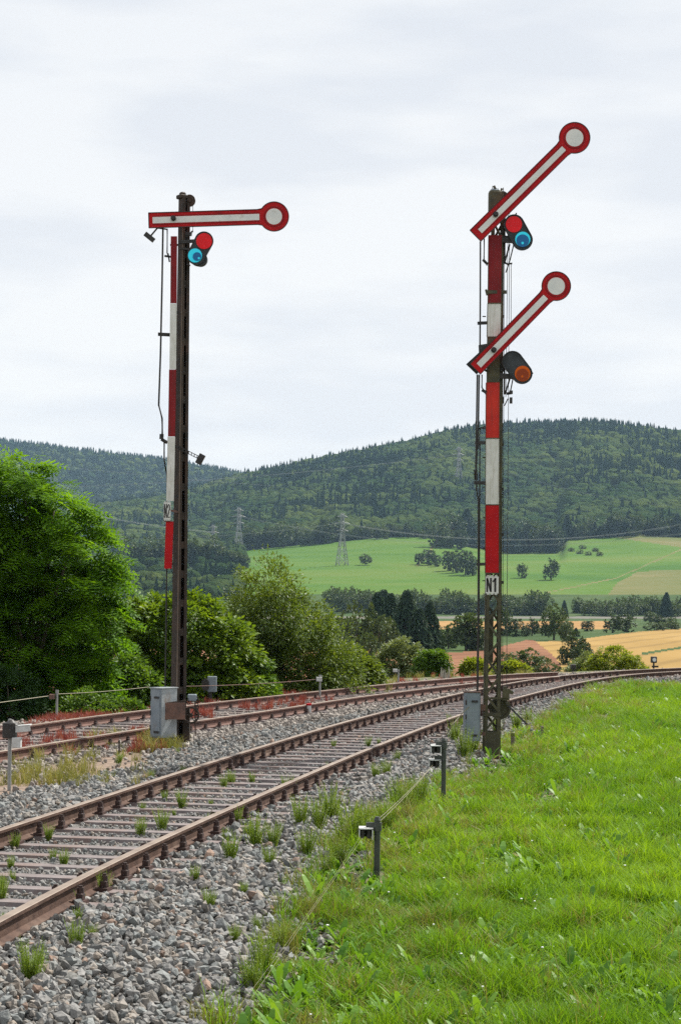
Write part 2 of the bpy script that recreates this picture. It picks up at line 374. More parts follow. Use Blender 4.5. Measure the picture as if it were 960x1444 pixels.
# ------------------------------------------------------------------ far terrain: height profile by bearing and distance
RX = [-700, 0, 100, 200, 260, 340, 400, 470, 560, 620, 680, 740, 820, 900, 960, 1200, 1700]
RIDGE_R = [800, 745, 730, 716, 706, 684, 672, 659, 641, 625, 615, 611, 611, 618, 624, 640, 680]
RIDGE_L = [600, 628, 641, 652, 660, 676, 700, 735, 760, 770, 775, 780, 780, 780, 780, 780, 780]
EDGE_X = [-700, 0, 300, 345, 400, 470, 540, 600, 650, 700, 790, 800, 860, 900, 960, 1200, 1700]
EDGE_Y = [830, 815, 800, 776, 770, 764, 757, 757, 765, 778, 776, 760, 757, 752, 757, 755, 760]
DEP = np.array([60, 110, 250, 600, 820, 1000, 1200, 1500, 1900, 3100, 3500, 4500, 5200.])
def far_z(u, Y):
    """u = bearing as photo column, Y = distance"""
    u = np.asarray(u, float); Y = np.asarray(Y, float)
    hor = 848 + SR * (u - 480)
    e = np.interp(u, EDGE_X, EDGE_Y); rr = np.interp(u, RX, RIDGE_R); rl = np.interp(u, RX, RIDGE_L)
    low = np.stack([0 * u - 6.3] * 3 + [0 * u - 6.0, 0 * u - 5.6, 0 * u - 4.6], -1)
    def zz(py, d): return HC + (hor - py) * d / F
    wob = 2.0 * np.sin(u / 61) + 1.5 * np.sin(u / 23 + 1)
    c = np.concatenate([low, np.stack([zz(836 + 0 * u, 1200), zz(797 + .3 * wob + 0 * u, 1500), zz(e, 1900), zz(rr, 3100), zz(rr, 3100) - 45, zz(rl, 4500), zz(rl, 4500) - 60], -1)], -1)
    i = np.clip(np.searchsorted(DEP, Y) - 1, 0, len(DEP) - 2)
    t = np.clip((Y - DEP[i]) / (DEP[i + 1] - DEP[i]), 0, 1)
    # cubic hermite for soft slopes
    k = np.arange(len(u)); a, b = c[k, i], c[k, i + 1]
    im, ip = np.clip(i - 1, 0, 99), np.clip(i + 2, 0, len(DEP) - 1)
    h = DEP[i + 1] - DEP[i]
    sl = (b - a) / h
    sa = np.where(i > 0, (a - c[k, im]) / np.maximum(DEP[i] - DEP[im], 1), sl); sb = np.where(i < len(DEP) - 2, (c[k, ip] - b) / np.maximum(DEP[ip] - DEP[i + 1], 1), sl)
    m0 = np.where(sa * sl > 0, 2 * sa * sl / (sa + sl + 1e-12), 0) * h; m1 = np.where(sb * sl > 0, 2 * sb * sl / (sb + sl + 1e-12), 0) * h
    z = (2*t**3 - 3*t**2 + 1) * a + (t**3 - 2*t**2 + t) * m0 + (-2*t**3 + 3*t**2) * b + (t**3 - t**2) * m1
    return z
def proj(P):
    u = F * P[:, 0] / P[:, 1]; v = F * (P[:, 2] - HC) / P[:, 1] - Y0
    return 480 + CR * u + SR * v, 722 - (-SR * u + CR * v)
def terrain_z(P):
    P = np.asarray(P, float)
    u = 480 + F * P[:, 0] / np.maximum(P[:, 1], 1)
    zn = ground_z(P); zf = far_z(np.clip(u, -700, 1700), np.maximum(P[:, 1], 60))
    t = ease((P[:, 1] - 82) / 60)
    return zn * (1 - t) + zf * t
# ---- near ground: one fine sheet, split in ballast bed / dry soil / turf
def zone(P):
    """0 ballast 1 dry soil 2 turf 3 far bank"""
    dB = dist_line(P, BD); dm = dist_line(P, LL); dl = dist_line(P, LL2); d2 = dist_line(P, RR2)
    z = np.zeros(len(P), int)
    z[dB < 0] = 2
    nz = .35 * np.sin(P[:, 0] * 2.1 + P[:, 1] * .7) + .25 * np.sin(P[:, 1] * 1.9)
    soil = (dm > 1.45 + nz * .5) & (d2 < -.55) & (P[:, 1] < 29.0 + nz)
    z[soil] = 1
    z[dl > 1.5 + nz] = 3
    return z
xs = np.concatenate([np.arange(-60, -14, 1.5), np.arange(-14, 16, .22), np.arange(16, 70, 1.5)])
ys = np.concatenate([np.arange(-60, 6, 3), np.arange(6, 64, .3), np.arange(64, 150, 1.0)])
GX, GY = np.meshgrid(xs, ys); P2 = np.c_[GX.ravel(), GY.ravel()]
zz = terrain_z(P2)
zz += .012 * np.sin(P2[:, 0] * 3.1) * np.sin(P2[:, 1] * 2.3) 
nx, ny = len(xs), len(ys)
ii = (np.arange(ny - 1)[:, None] * nx + np.arange(nx - 1)[None]).ravel()
Q = np.c_[ii, ii + 1, ii + 1 + nx, ii + nx]
cz = zone(P2[Q].mean(1))
Vn = np.c_[P2, zz]
def sub_mesh(name, V, Q, m, **k):
    us, inv = np.unique(Q, return_inverse=True)
    me = np_mesh(name, V[us], [inv.reshape(-1, Q.shape[1])], smooth=True)
    return tag(link(name, me, None, m), kind='structure', **k)
sub_mesh('ballast_bed', Vn, Q[cz == 0], M_BED)
sub_mesh('soil', Vn, Q[cz == 1], M_SOIL)
sub_mesh('ground', Vn, Q[(cz == 2) | (cz == 3)], M_TURF)
# ---- far terrain
us_ = np.concatenate([np.arange(-700, -20, 10), np.arange(-20, 980, 3), np.arange(980, 1710, 10)]).astype(float)
ds_ = np.concatenate([np.arange(149, 600, 8), np.arange(600, 1200, 8), np.arange(1200, 1950, 12), np.arange(1950, 3200, 40), np.arange(3200, 5300, 80)]).astype(float)
UU, DD = np.meshgrid(us_, ds_)
zf = far_z(UU.ravel(), DD.ravel())
Vf = np.c_[(UU.ravel() - 480) * DD.ravel() / F, DD.ravel(), zf]
nx, ny = len(us_), len(ds_)
ii = (np.arange(ny - 1)[:, None] * nx + np.arange(nx - 1)[None]).ravel()
Qf = np.c_[ii, ii + 1, ii + 1 + nx, ii + nx]
Cf = Vf[Qf].mean(1); fx, fy = proj(Cf); fd = Cf[:, 1]
def field_mat(name, a, b, c, sx, sy, rot=0, stripes=0, dark=.75):
    m = bpy.data.materials.new(name); m.use_nodes = True; t = m.node_tree; n = t.nodes; l = t.links
    bs = n['Principled BSDF']; bs.inputs['Roughness'].default_value = .95; bs.inputs['Specular IOR Level'].default_value = .1
    tc = n.new('ShaderNodeTexCoord'); mp = n.new('ShaderNodeMapping'); mp.inputs['Scale'].default_value = (sx, sy, .02); mp.inputs['Rotation'].default_value = (0, 0, rot)
    l.new(tc.outputs['Object'], mp.inputs[0])
    ns = n.new('ShaderNodeTexNoise'); ns.inputs['Scale'].default_value = 1; ns.inputs['Detail'].default_value = 7; ns.inputs['Roughness'].default_value = .6; l.new(mp.outputs[0], ns.inputs[0])
    r = n.new('ShaderNodeValToRGB'); e = r.color_ramp.elements; e[0].position = .33; e[0].color = (*a, 1); e[1].position = .68; e[1].color = (*c, 1); x = e.new(.5); x.color = (*b, 1)
    l.new(ns.outputs[0], r.inputs[0]); src = r.outputs[0]
    if stripes:
        wv = n.new('ShaderNodeTexWave'); wv.inputs['Scale'].default_value = stripes; wv.inputs['Distortion'].default_value = 1.5; wv.inputs['Detail'].default_value = 2
        mp2 = n.new('ShaderNodeMapping'); mp2.inputs['Rotation'].default_value = (0, 0, rot + .1); l.new(tc.outputs['Object'], mp2.inputs[0]); l.new(mp2.outputs[0], wv.inputs[0])
        r2 = n.new('ShaderNodeMapRange'); r2.inputs[1].default_value = .0; r2.inputs[2].default_value = .25; r2.inputs[3].default_value = dark; r2.inputs[4].default_value = 1; l.new(wv.outputs[0], r2.inputs[0])
        g = n.new('ShaderNodeVectorMath'); g.operation = 'SCALE'; l.new(src, g.inputs[0]); l.new(r2.outputs[0], g.inputs['Scale']); src = g.outputs[0]
    l.new(src, bs.inputs['Base Color'])
    return m
FM = {
 'meadow': field_mat('meadow_green', (.040, .105, .008), (.066, .132, .012), (.105, .145, .026), .004, .008, .5, .012, .95),
 'hill': field_mat('forest_floor', (.015, .028, .012), (.024, .042, .016), (.035, .055, .02), .02, .02),
 'wheat_field': field_mat('wheat_gold', (.24, .15, .045), (.29, .185, .058), (.34, .225, .085), .02, .006, .2, .035, .8),
 'stubble_field': field_mat('stubble_orange', (.25, .14, .048), (.29, .17, .06), (.33, .205, .08), .02, .02),
 'ploughed_field': field_mat('ploughed_brown', (.15, .070, .036), (.20, .092, .048), (.24, .125, .065), .02, .01, .3, .05, .8),
 'dry_meadow': field_mat('dry_meadow', (.085, .11, .026), (.125, .125, .040), (.19, .155, .07), .006, .012),
 'scrub_ground': field_mat('scrub', (.028, .055, .014), (.042, .075, .018), (.065, .09, .028), .03, .03),
 'road': field_mat('road_surface', (.11, .105, .09), (.14, .13, .11), (.17, .155, .13), .05, .05)}
kindf = np.array(['scrub_ground'] * len(Qf), dtype=object)
edge = np.interp(fx, EDGE_X, EDGE_Y)
kindf[(fd > 1180)] = 'meadow'
kindf[(fd > 1900) | ((fx < 316 + 12 * np.sin(fd / 37)) & (fd > 1150))] = 'hill'
wb = np.interp(fx, [560, 740, 800, 850, 900, 960, 1700], [897, 905, 904, 897, 891, 886.5, 870])
kindf[(fd < 1180) & (fy > wb) & (fx > 738)] = 'wheat_field'
pb = np.interp(fx, [560, 600, 640, 700, 740, 752, 775, 800], [916, 919, 921, 914, 903, 903, 920, 946])
kindf[(fd < 1180) & (fy > pb) & (fx < 790)] = 'ploughed_field'
kindf[(fy > wb) & (fx > 900) & (fy > np.interp(fx, [900, 960, 1700], [925.5, 914, 780])) ] = 'wheat_field'
gs = np.interp(fx, [900, 960, 1700], [923, 913.5, 790])
kindf[(fd < 1180) & (np.abs(fy - gs) < 1.6) & (fx > 905)] = 'scrub_ground'
kindf[(fd < 1180) & (fy > 876) & (fy < 887.5) & (fx > 560) & (fx < 860)] = 'stubble_field'
kindf[(fd < 1180) & (fy > 869.5) & (fy < 872.5)] = 'road'
tb = (fd > 1180) & (fd < 1900) & (fx > 770)
kindf[tb & (fy > np.interp(fx, [770, 840, 870, 900, 960], [880, 860, 822, 806, 803])) & (fy < np.interp(fx, [770, 850, 960, 1700], [800, 850, 850, 850]))] = 'dry_meadow'
kindf[tb & (fx > 860) & (fy < np.interp(fx, [860, 960], [757, 772]))] = 'dry_meadow'
kindf[(fd > 1180) & (np.abs(fx - np.interp(fy, [768, 780, 797], [611, 606, 588])) < 2.2) & (fy < 798) & (fy > 769)] = 'dry_meadow'
kindf[tb & (np.abs(fy - np.interp(fx, [770, 870, 960], [836, 815, 775])) < .8)] = 'dry_meadow'
for kname in sorted(set(kindf)):
    sub_mesh(kname, Vf, Qf[kindf == kname], FM[kname])

# ------------------------------------------------------------------ haze
hz = MB(); hz.box((0, 2600, 182), (6400, 5900, 450)); ho = hz.build('haze', None); tag(ho, kind='stuff')
hm = bpy.data.materials.new('haze_air'); hm.use_nodes = True; n = hm.node_tree.nodes; n.remove(n['Principled BSDF'])
pv = n.new('ShaderNodeVolumePrincipled'); pv.inputs['Color'].default_value = (.50, .74, 1, 1); pv.inputs['Density'].default_value = .00005
hm.node_tree.links.new(pv.outputs[0], n['Material Output'].inputs['Volume']); ho.data.materials.append(hm)

# ------------------------------------------------------------------ tracks
RAIL_PROF = [(-.0625, -.150), (.0625, -.150), (.0625, -.138), (.012, -.118), (.009, -.040), (.034, -.028), (.034, -.004), (.029, 0), (-.029, 0), (-.034, -.004), (-.034, -.028), (-.009, -.040), (-.012, -.118), (-.0625, -.138)]
def rail(line, parent, m, zoff=0):
    t = np.gradient(line, axis=0); t /= np.linalg.norm(t, axis=1)[:, None]; nr = np.c_[t[:, 1], -t[:, 0]]
    k = len(RAIL_PROF); pf = np.array(RAIL_PROF)
    V = np.zeros((len(line), k, 3)); V[:, :, :2] = line[:, None] + nr[:, None] * pf[None, :, :1]; V[:, :, 2] = pf[None, :, 1] + zoff
    n = len(line); a = (np.arange(n - 1)[:, None] * k + np.arange(k)[None]); b = (np.arange(n - 1)[:, None] * k + (np.arange(k)[None] + 1) % k)
    q = np.stack([a, b, b + k, a + k], -1)
    me = np_mesh('rail', V.reshape(-1, 3), [q.reshape(-1, 4)])
    me.materials.append(m); me.materials.append(M_RAILTOP)
    mi = np.zeros((n - 1, k), np.int32); mi[:, 6:9] = 1; me.polygons.foreach_set('material_index', mi.ravel())
    return link('rail', me, parent)
trk = empty('railway_track', label='main track with shiny brown rails curving right beside the two signals', cat='railway track', group='the two tracks')
sid = empty('railway_track', label='rusty siding track behind the left signal with red weeds growing in it', cat='railway track', group='the two tracks')
rail(LL[:-60] if False else LL, trk, M_RUST); rail(RR, trk, M_RUST)
cutL2 = LL2[LL2[:, 1] < 57.0]; cutR2 = RR2[RR2[:, 1] < 53.6]
rail(cutL2, sid, M_RUST2, .003); rail(cutR2, sid, M_RUST2, .003)
def arclen(Q): return arclen_(Q)
def arclen_(Q): return np.concatenate([[0], np.cumsum(np.linalg.norm(np.diff(Q, axis=0), axis=1))])
def sleeper_mesh(L):
    b = MB(); pr = [(-.13, -.09), (.13, -.09), (.080, 0), (-.080, 0)]
    b.prism([(x, z) for x, z in pr], -L / 2, L / 2); me = b.mesh('sleeper', M_SLEEPER)
    return me
SLM = sleeper_mesh(2.45)
fb = MB(); fb.box((0, 0, .012), (.13, .085, .03)); fb.box((0, 0, .05), (.075, .05, .055), bev=.008); fb.disc_ = None
fb.tube([(0, 0, .07), (0, 0, .115)], .027, 6); fb.tube([(0, 0, .105), (0, 0, .130)], .016, 6)
FSM = fb.mesh('rail_fastener', M_FAST)
SLEEPERS = []
def lay_sleepers(A, B, parent, spacing, y0, y1, s_off=0, small=False, half=False):
    s = arclen(A)
    out = []
    k = s_off
    while k < s[-1]:
        a = np.array([np.interp(k, s, A[:, 0]), np.interp(k, s, A[:, 1])])
        d = ((B - a) ** 2).sum(1); j = d.argmin(); b = B[j]
        # tangent
        ta = np.array([np.interp(k + .3, s, A[:, 0]) - np.interp(k - .3, s, A[:, 0]), np.interp(k + .3, s, A[:, 1]) - np.interp(k - .3, s, A[:, 1])]); ta /= np.linalg.norm(ta)
        nr = np.array([ta[1], -ta[0]])
        wv = (B - a) @ ta; jj = np.abs(wv).argmin(); g = float((B[jj] - a) @ nr)
        k += spacing
        if not (y0 < a[1] < y1) or not (.6 < g < 2.4): continue
        c = a + nr * g / 2
        o = link('sleeper', SLM, parent); o.location = (c[0], c[1], -.142 + random.uniform(-.004, .004)); o.rotation_euler = (0, 0, math.atan2(nr[1], nr[0]) - math.pi / 2 + random.uniform(-.008, .008))
        SLEEPERS.append((c, ta, nr))
        for off in ((-g / 2 - .095, -g / 2 + .095, g / 2 - .095, g / 2 + .095)):
            f = link('rail_fastener', FSM, o); f.location = (0, off, 0); f.scale = (1, 1, .62 if small else 1)
        out.append(o)
    return out
lay_sleepers(LL, RR, trk, .60, 10.5, 58.6)
lay_sleepers(LL2, RR2, sid, .66, 22, 50, small=True)
# point lever sleepers beyond the turnout
SLP = np.array([s[0] for s in SLEEPERS]); SLT = np.array([s[1] for s in SLEEPERS])

# ------------------------------------------------------------------ ballast stones
def stone_protos(n=7):
    out = []
    for k in range(n):
        b = bmesh.new(); bmesh.ops.create_icosphere(b, subdivisions=1, radius=1)
        v = np.array([x.co for x in b.verts]); f = np.array([[q.index for q in p.verts] for p in b.faces]); b.free()
        v = v * rng.uniform(.65, 1.25, (len(v), 1)) * rng.uniform(.6, 1.2, 3)
        # clip planes make flat broken faces
        for _ in range(4):
            d = rng.normal(size=3); d /= np.linalg.norm(d); h = v @ d; v -= np.maximum(h - .55, 0)[:, None] * d
        out.append((v * .5, [f]))
    return out
ST = stone_protos()
def bands(dens):
    pts = []
    for y0, y1, den in dens:
        xa, xb = -.215 * y1 - 1.2, .215 * y1 + 1.2
        n = int((xb - xa) * (y1 - y0) * den); p = np.c_[rng.uniform(xa, xb, n), rng.uniform(y0, y1, n)]
        pts.append(p[np.abs(p[:, 0]) < .205 * p[:, 1] + 1.0])
    return np.concatenate(pts)
P = bands([(9, 16, 680), (16, 22, 500), (22, 30, 330), (30, 40, 190), (40, 52, 100), (52, 70, 60)])
dB = dist_line(P, BD); zn = zone(P); dl = dist_line(P, LL2)
keep = (zn == 0) | ((zn == 2) & (dB > -.5 + .0 * dB) & (rng.random(len(P)) < np.clip(1 + dB / .5, 0, 1) * .8)) | ((zn == 1) & (rng.random(len(P)) < .07 + .10 * (np.sin(P[:, 0] * 3) * np.sin(P[:, 1] * 2.2) > .3))) | ((zn == 3) & (dl < 2.3) & (rng.random(len(P)) < .5))
P = P[keep]; zn = zn[keep]
# keep stones off the sleeper tops and rails
near = np.ones(len(P), bool)
for c, ta, nr in SLEEPERS:
    m_ = (np.abs(P[:, 1] - c[1]) < 1.6); q = P[m_] - c
    a_ = np.abs(q @ ta); b_ = np.abs(q @ nr)
    hit = (a_ < .135) & (b_ < 1.10 + .25 * rng.random(len(q)))
    t_ = near[m_]; t_[hit] = False; near[m_] = t_
for line in (LL, RR, LL2, RR2):
    near &= np.abs(dist_line(P, line)) > .075
P = P[near]; zn = zn[near]
n = len(P); z = terrain_z(P); sz = np.clip(rng.lognormal(math.log(.051), .33, n), .026, .10) * np.interp(P[:, 1], [10, 30, 60], [1, 1.15, 1.6])
dmn = np.minimum(np.abs(dist_line(P, LL)), np.abs(dist_line(P, RR)))
inn = ((dist_line(P, LL) < 0) & (dist_line(P, RR) > 0)) | ((dist_line(P, LL2) < 0) & (dist_line(P, RR2) > 0)); sz = np.where(inn, sz * .62, sz)
S = sz[:, None] * rng.uniform(.8, 1.25, (n, 3))
T = np.c_[P, z + sz * .28 + rng.uniform(-.012, .022, n) - np.where(inn, .010, 0)]
old = (dist_line(P, RR2) > -.9) | (zn == 1)
rn = rng.random(n); r2 = rng.random(n)
for nm, ms, mm in (('ballast_stones', ~old, M_STONE), ('siding_ballast_stones', old, M_STONEOLD)):
    o = scatter(nm, ST, rng.integers(0, len(ST), ms.sum()), T[ms], rand_rot(ms.sum()), S[ms], {'rnd': rn[ms], 'rnd2': r2[ms]}, mm)
    tag(o, 'grey crushed stone ballast around the main track' if mm is M_STONE else 'brownish old ballast under and behind the siding', 'ballast', kind='stuff')
print('stones', n)

# ------------------------------------------------------------------ grass and herbs
def blade_protos(n, hmin, hmax, wid, lean, spread, count):
    out = []
    for _ in range(n):
        V = []; F4 = []; F3 = []
        for b in range(count):
            a = rng.uniform(0, 6.283); d = rng.uniform(0, spread); bx, by = d * math.cos(a), d * math.sin(a)
            h = rng.uniform(hmin, hmax); la = rng.uniform(0, 6.283); ln = rng.uniform(.1, 1) * lean * h; wv = wid * rng.uniform(.6, 1.3)
            fa = rng.uniform(0, 6.283); fx_, fy_ = math.cos(fa) * wv / 2, math.sin(fa) * wv / 2
            lx, ly = math.cos(la) * ln, math.sin(la) * ln; o = len(V)
            V += [(bx - fx_, by - fy_, -.02), (bx + fx_, by + fy_, -.02), (bx + lx * .35 + fx_ * .8, by + ly * .35 + fy_ * .8, h * .6), (bx + lx * .35 - fx_ * .8, by + ly * .35 - fy_ * .8, h * .6), (bx + lx, by + ly, h * rng.uniform(.82, 1))]
            F4.append((o, o + 1, o + 2, o + 3)); F3.append((o + 3, o + 2, o + 4))
        out.append((np.array(V), [np.array(F4), np.array(F3)]))
    return out
GP = blade_protos(8, .07, .27, .0072, .95, .10, 36)
P = bands([(9, 15, 270), (15, 21, 200), (21, 30, 125), (30, 42, 66), (42, 64, 34)])
P = np.concatenate([P, np.c_[rng.uniform(-4, 18, 1500), rng.uniform(60, 74, 1500)]])
dB = dist_line(P, BD); dl = dist_line(P, LL2)
pr = np.clip((-dB + .12) / .55, 0, 1)
bare = np.sin(P[:, 0] * 2.7 + 1.3 * np.sin(P[:, 1] * .9)) * np.sin(P[:, 1] * .85 + 1.7 * np.sin(P[:, 0] * 1.1)) 
dd = -dB; pr = np.where((bare > .5) & (dd > .15) & (dd < 1.7), pr * .08, pr)
ft_ = (np.abs(P[:, 0] - 2.25) < .42) & (P[:, 1] > 26.6) & (P[:, 1] < 28.7); pr = np.where(ft_, 0, pr)
hp_ = np.sin(P[:, 0] * 1.9 + 2) * np.sin(P[:, 1] * 1.3 + P[:, 0]); pr = np.where((hp_ > .35) & (P[:, 1] < 30), pr * .55, pr)
keep = rng.random(len(P)) < np.where(dB < .12, pr, 0)
P = P[keep]; dd = dd[keep]; n = len(P)
sc = np.interp(P[:, 1], [10, 30, 60], [.85, 1.25, 1.9]) * rng.uniform(.6, 1.25, n) * np.interp(dd, [0, .6, 1.5], [.9, .95, 1.0])
clump = .62 + .75 * (np.sin(P[:, 0] * 3.3 + np.sin(P[:, 1] * 2.1) * 2) * np.sin(P[:, 1] * 2.7 + 2)) ** 2
S = np.c_[sc, sc, sc * clump * np.interp(P[:, 1], [10, 30, 60], [1, .85, .55])]
T = np.c_[P, terrain_z(P)]
rn = np.clip(rng.normal(.5, .22, n) + .25 * np.sin(P[:, 0] * .8 + P[:, 1] * .35) , 0, 1)
dry = (rng.random(n) < np.interp(dd, [0, .8, 2], [.5, .25, .03]))
for nm, ms, mm, lb in (('grass', ~dry, M_GRASS, 'fresh green meadow grass on the right verge'), ('dry_grass', dry, M_GRASSY, 'yellowish dry grass along the ballast edge')):
    tag(scatter(nm, GP, rng.integers(0, len(GP), ms.sum()), T[ms], rotz(rng.uniform(0, 6.283, ms.sum())), S[ms], {'rnd': rn[ms]}, mm), lb, 'grass', kind='stuff')
print('grass tufts', n)
def herb_protos(n, leaves, L, Wd):
    out = []
    for _ in range(n):
        V = []; F4 = []
        for b in range(leaves):
            a = rng.uniform(0, 6.283); el = rng.uniform(.35, 1.25); l = L * rng.uniform(.6, 1.2); wv = Wd * rng.uniform(.7, 1.2)
            d = np.array([math.cos(a) * math.cos(el), math.sin(a) * math.cos(el), math.sin(el)]); s = np.array([-math.sin(a), math.cos(a), 0]); up = np.cross(d, s); o = len(V)
            for t, ww, dr in ((0, .25, 0), (.3, .8, .02), (.62, 1, -.02), (.88, .6, -.10), (1.0, .05, -.17)):
                c = d * l * t + np.array([0, 0, dr * l])
                V += [c - s * wv * ww / 2 + up * 0, c + s * wv * ww / 2]
            for k in range(4): F4.append((o + 2 * k, o + 2 * k + 1, o + 2 * k + 3, o + 2 * k + 2))
        out.append((np.array(V), [np.array(F4)]))
    return out
HP = herb_protos(4, 9, .13, .030) + herb_protos(2, 6, .19, .038) + herb_protos(7, 22, .055, .024)
P = bands([(9, 15, 150), (15, 22, 90), (22, 35, 34), (35, 60, 9)]); dB = dist_line(P, BD)
patch = np.sin(P[:, 0] * 1.9 + 2) * np.sin(P[:, 1] * 1.3 + P[:, 0])
P = P[(dB < -.15) & (rng.random(len(P)) < np.where(patch > .3, 1, .40))]; n = len(P)
sc = rng.uniform(.6, 1.3, n) * np.interp(P[:, 1], [10, 30, 60], [1, 1.2, 1.5]); T = np.c_[P, terrain_z(P) + .02]
tag(scatter('broad_leaf_herbs', HP, rng.integers(0, len(HP), n), T, rotz(rng.uniform(0, 6.283, n)), np.c_[sc, sc, sc], {'rnd': rng.random(n)}, M_HERB), 'dock, clover and dandelion leaves among the verge grass', 'herbs', kind='stuff')
SP_ = blade_protos(6, .18, .34, .0055, .5, .05, 5)
P = bands([(9, 15, 9), (15, 22, 6), (22, 35, 3), (35, 60, 1.5)]); dB = dist_line(P, BD); P = P[dB < -.05]; n = len(P); sc = rng.uniform(.7, 1.1, n)
tag(scatter('seed_stalks', SP_, rng.integers(0, 6, n), np.c_[P, terrain_z(P)], rotz(rng.uniform(0, 6.28, n)), np.c_[sc, sc, sc], {'rnd': rng.random(n)}, M_GRASSY), 'tan seed stalks standing above the verge grass', 'grass', kind='stuff')
# clover heads and white umbels
b = bmesh.new(); bmesh.ops.create_icosphere(b, subdivisions=1, radius=.011); fv = np.array([x.co for x in b.verts]); ff = np.array([[q.index for q in p.verts] for p in b.faces]); b.free()
P = bands([(9, 16, 2.5), (16, 30, 1.4), (30, 50, .8)]); dB = dist_line(P, BD); P = P[dB < -.3]; n = len(P)
sc = np.interp(P[:, 1], [10, 30, 60], [.8, 1.3, 2.2]) * rng.uniform(.6, 1.2, n)
tag(scatter('clover_flowers', [(fv, [ff])], np.zeros(n, int), np.c_[P, terrain_z(P) + rng.uniform(.10, .17, n)], rotz(rng.uniform(0, 6, n)), np.c_[sc, sc, sc * .6], {'rnd': rng.random(n)}, M_FLOWER), 'tiny white flower heads in the verge grass', 'flowers', kind='stuff')

# horsetail clumps in the ballast: each one a thing
def horsetail_mesh(seed, stems=60):
    r = np.random.default_rng(seed); V = []; F4 = []; A = []
    for s in range(stems):
        a = r.uniform(0, 6.283); d = abs(r.normal(0, .055)); bx, by = d * math.cos(a), d * math.sin(a); h = r.uniform(.45, 1.0); out_ = r.uniform(.05, .26) * h
        wv = .0075; rn_ = r.random()
        top = np.array([bx + math.cos(a) * out_, by + math.sin(a) * out_, h]); base = np.array([bx, by, -.02])
        f = r.uniform(0, 3.14); sd = np.array([math.cos(f), math.sin(f), 0]) * wv
        o = len(V); V += [base - sd, base + sd, top + sd * .3, top - sd * .3]; F4.append((o, o + 1, o + 2, o + 3)); A += [rn_] * 4
        for t in np.arange(.25, .95, .10):
            c = base + (top - base) * t
            for q in range(3):
                b_ = r.uniform(0, 6.283); l = .10 * (1.15 - t) * r.uniform(.7, 1.2); e = np.array([math.cos(b_) * l * .6, math.sin(b_) * l * .6, l * .9]); sd2 = np.array([-math.sin(b_), math.cos(b_), 0]) * .005
                o = len(V); V += [c - sd2, c + sd2, c + e + sd2 * .4, c + e - sd2 * .4]; F4.append((o, o + 1, o + 2, o + 3)); A += [min(1, rn_ + .2)] * 4
    return np_mesh('horsetail', np.array(V), [np.array(F4)], {'rnd': A})
HT = [horsetail_mesh(40 + i) for i in range(5)]
for m_ in HT: m_.materials.append(M_HORSE)
weeds = [(43,1385,62),(52,1375,40),(107,1340,45),(145,1262,35),(68,1186,26),(198,1180,30),(229,1172,34),(256,1142,30),(297,1174,28),(325,1216,38),(360,1196,44),(384,1196,34),(274,1246,28),(316,1112,18),(355,1106,16),(405,1122,26),(424,1168,40),(450,1172,42),(466,1158,46),(470,1056,12),(494,1200,60),(505,1188,52),(530,1100,22),(545,1096,22),(543,1180,50),(520,1196,54),(432,1210,40),(640,1048,30),(652,1026,14),(634,1022,14),(655,1070,40),(668,1062,30),(575,1150,46),(560,1140,40),(590,1140,44),(424,1300,30),(462,1240,40),(478,1225,46),(395,1345,44),(356,1400,50),(372,1380,60),(330,1330,24),(168,1080,20),(745,1022,22),(728,1030,26),(700,1036,24)]
wr2 = random.Random(5)
for _ in range(34):
    y_ = wr2.uniform(1050, 1330); xr_ = np.interp(y_, [1040, 1180, 1294], [560, 240, 0]); xb_ = np.interp(y_, [1092, 1190, 1300], [650, 478, 408])
    x_ = wr2.uniform(xr_ - 60, xb_) if wr2.random() < .75 else wr2.uniform(max(0, xr_ - 260), xr_)
    weeds.append((x_, y_, wr2.uniform(.5, 1) * np.interp(y_, [1050, 1330], [14, 40])))
for i, (px, py, h) in enumerate(weeds):
    h *= 1.25 if px > 300 else 1.05
    p = G(px, py); hm_ = h * p.y / F
    o = link('horsetail_clump', HT[i % 5]); o.location = p; o.scale = (hm_ * 1.5, hm_ * 1.5, hm_); o.rotation_euler = (0, 0, i * 1.7)
    tag(o, 'bushy green horsetail clump growing from the grey track ballast', 'weed', 'horsetail clumps in the ballast')
# red herbs and yellowish tufts along the siding
RP = []
sL2 = arclen(LL2); tL2 = np.gradient(LL2, axis=0); tL2 /= np.linalg.norm(tL2, axis=1)[:, None]
pxL2 = 480 + F * LL2[:, 0] / LL2[:, 1]
for (xa, xb, k, o0, o1) in ((-10, 62, 150, .5, 1.6), (98, 138, 16, .4, 1.0), (142, 212, 120, .4, 1.7), (225, 300, 30, .4, 1.0), (290, 360, 40, .4, 1.2), (-10, 30, 50, .3, .8)):
    for _ in range(k):
        i_ = int(np.abs(pxL2 - rng.uniform(xa, xb)).argmin()); q_ = LL2[i_] + np.array([-tL2[i_, 1], tL2[i_, 0]]) * rng.uniform(o0, o1) + tL2[i_] * rng.uniform(-.3, .3); RP.append(Vector((q_[0], q_[1], float(ground_z(q_[None])[0]))))
for (xa, xb, ya, yb, k) in [(20,190,1046,1066,40),(185,232,1035,1062,110),(262,300,1004,1016,40),(290,470,978,992,110),(340,440,982,1004,110),(560,590,962,972,30),(610,690,955,966,50),(70,130,1038,1052,14)]:
    for _ in range(k):
        p = G(rng.uniform(xa, xb), rng.uniform(ya, yb)); RP.append(p)
RP = np.array(RP); n = len(RP)
RPP = blade_protos(5, .08, .26, .010, .35, .06, 22)
sc = rng.uniform(.6, 1.25, n)
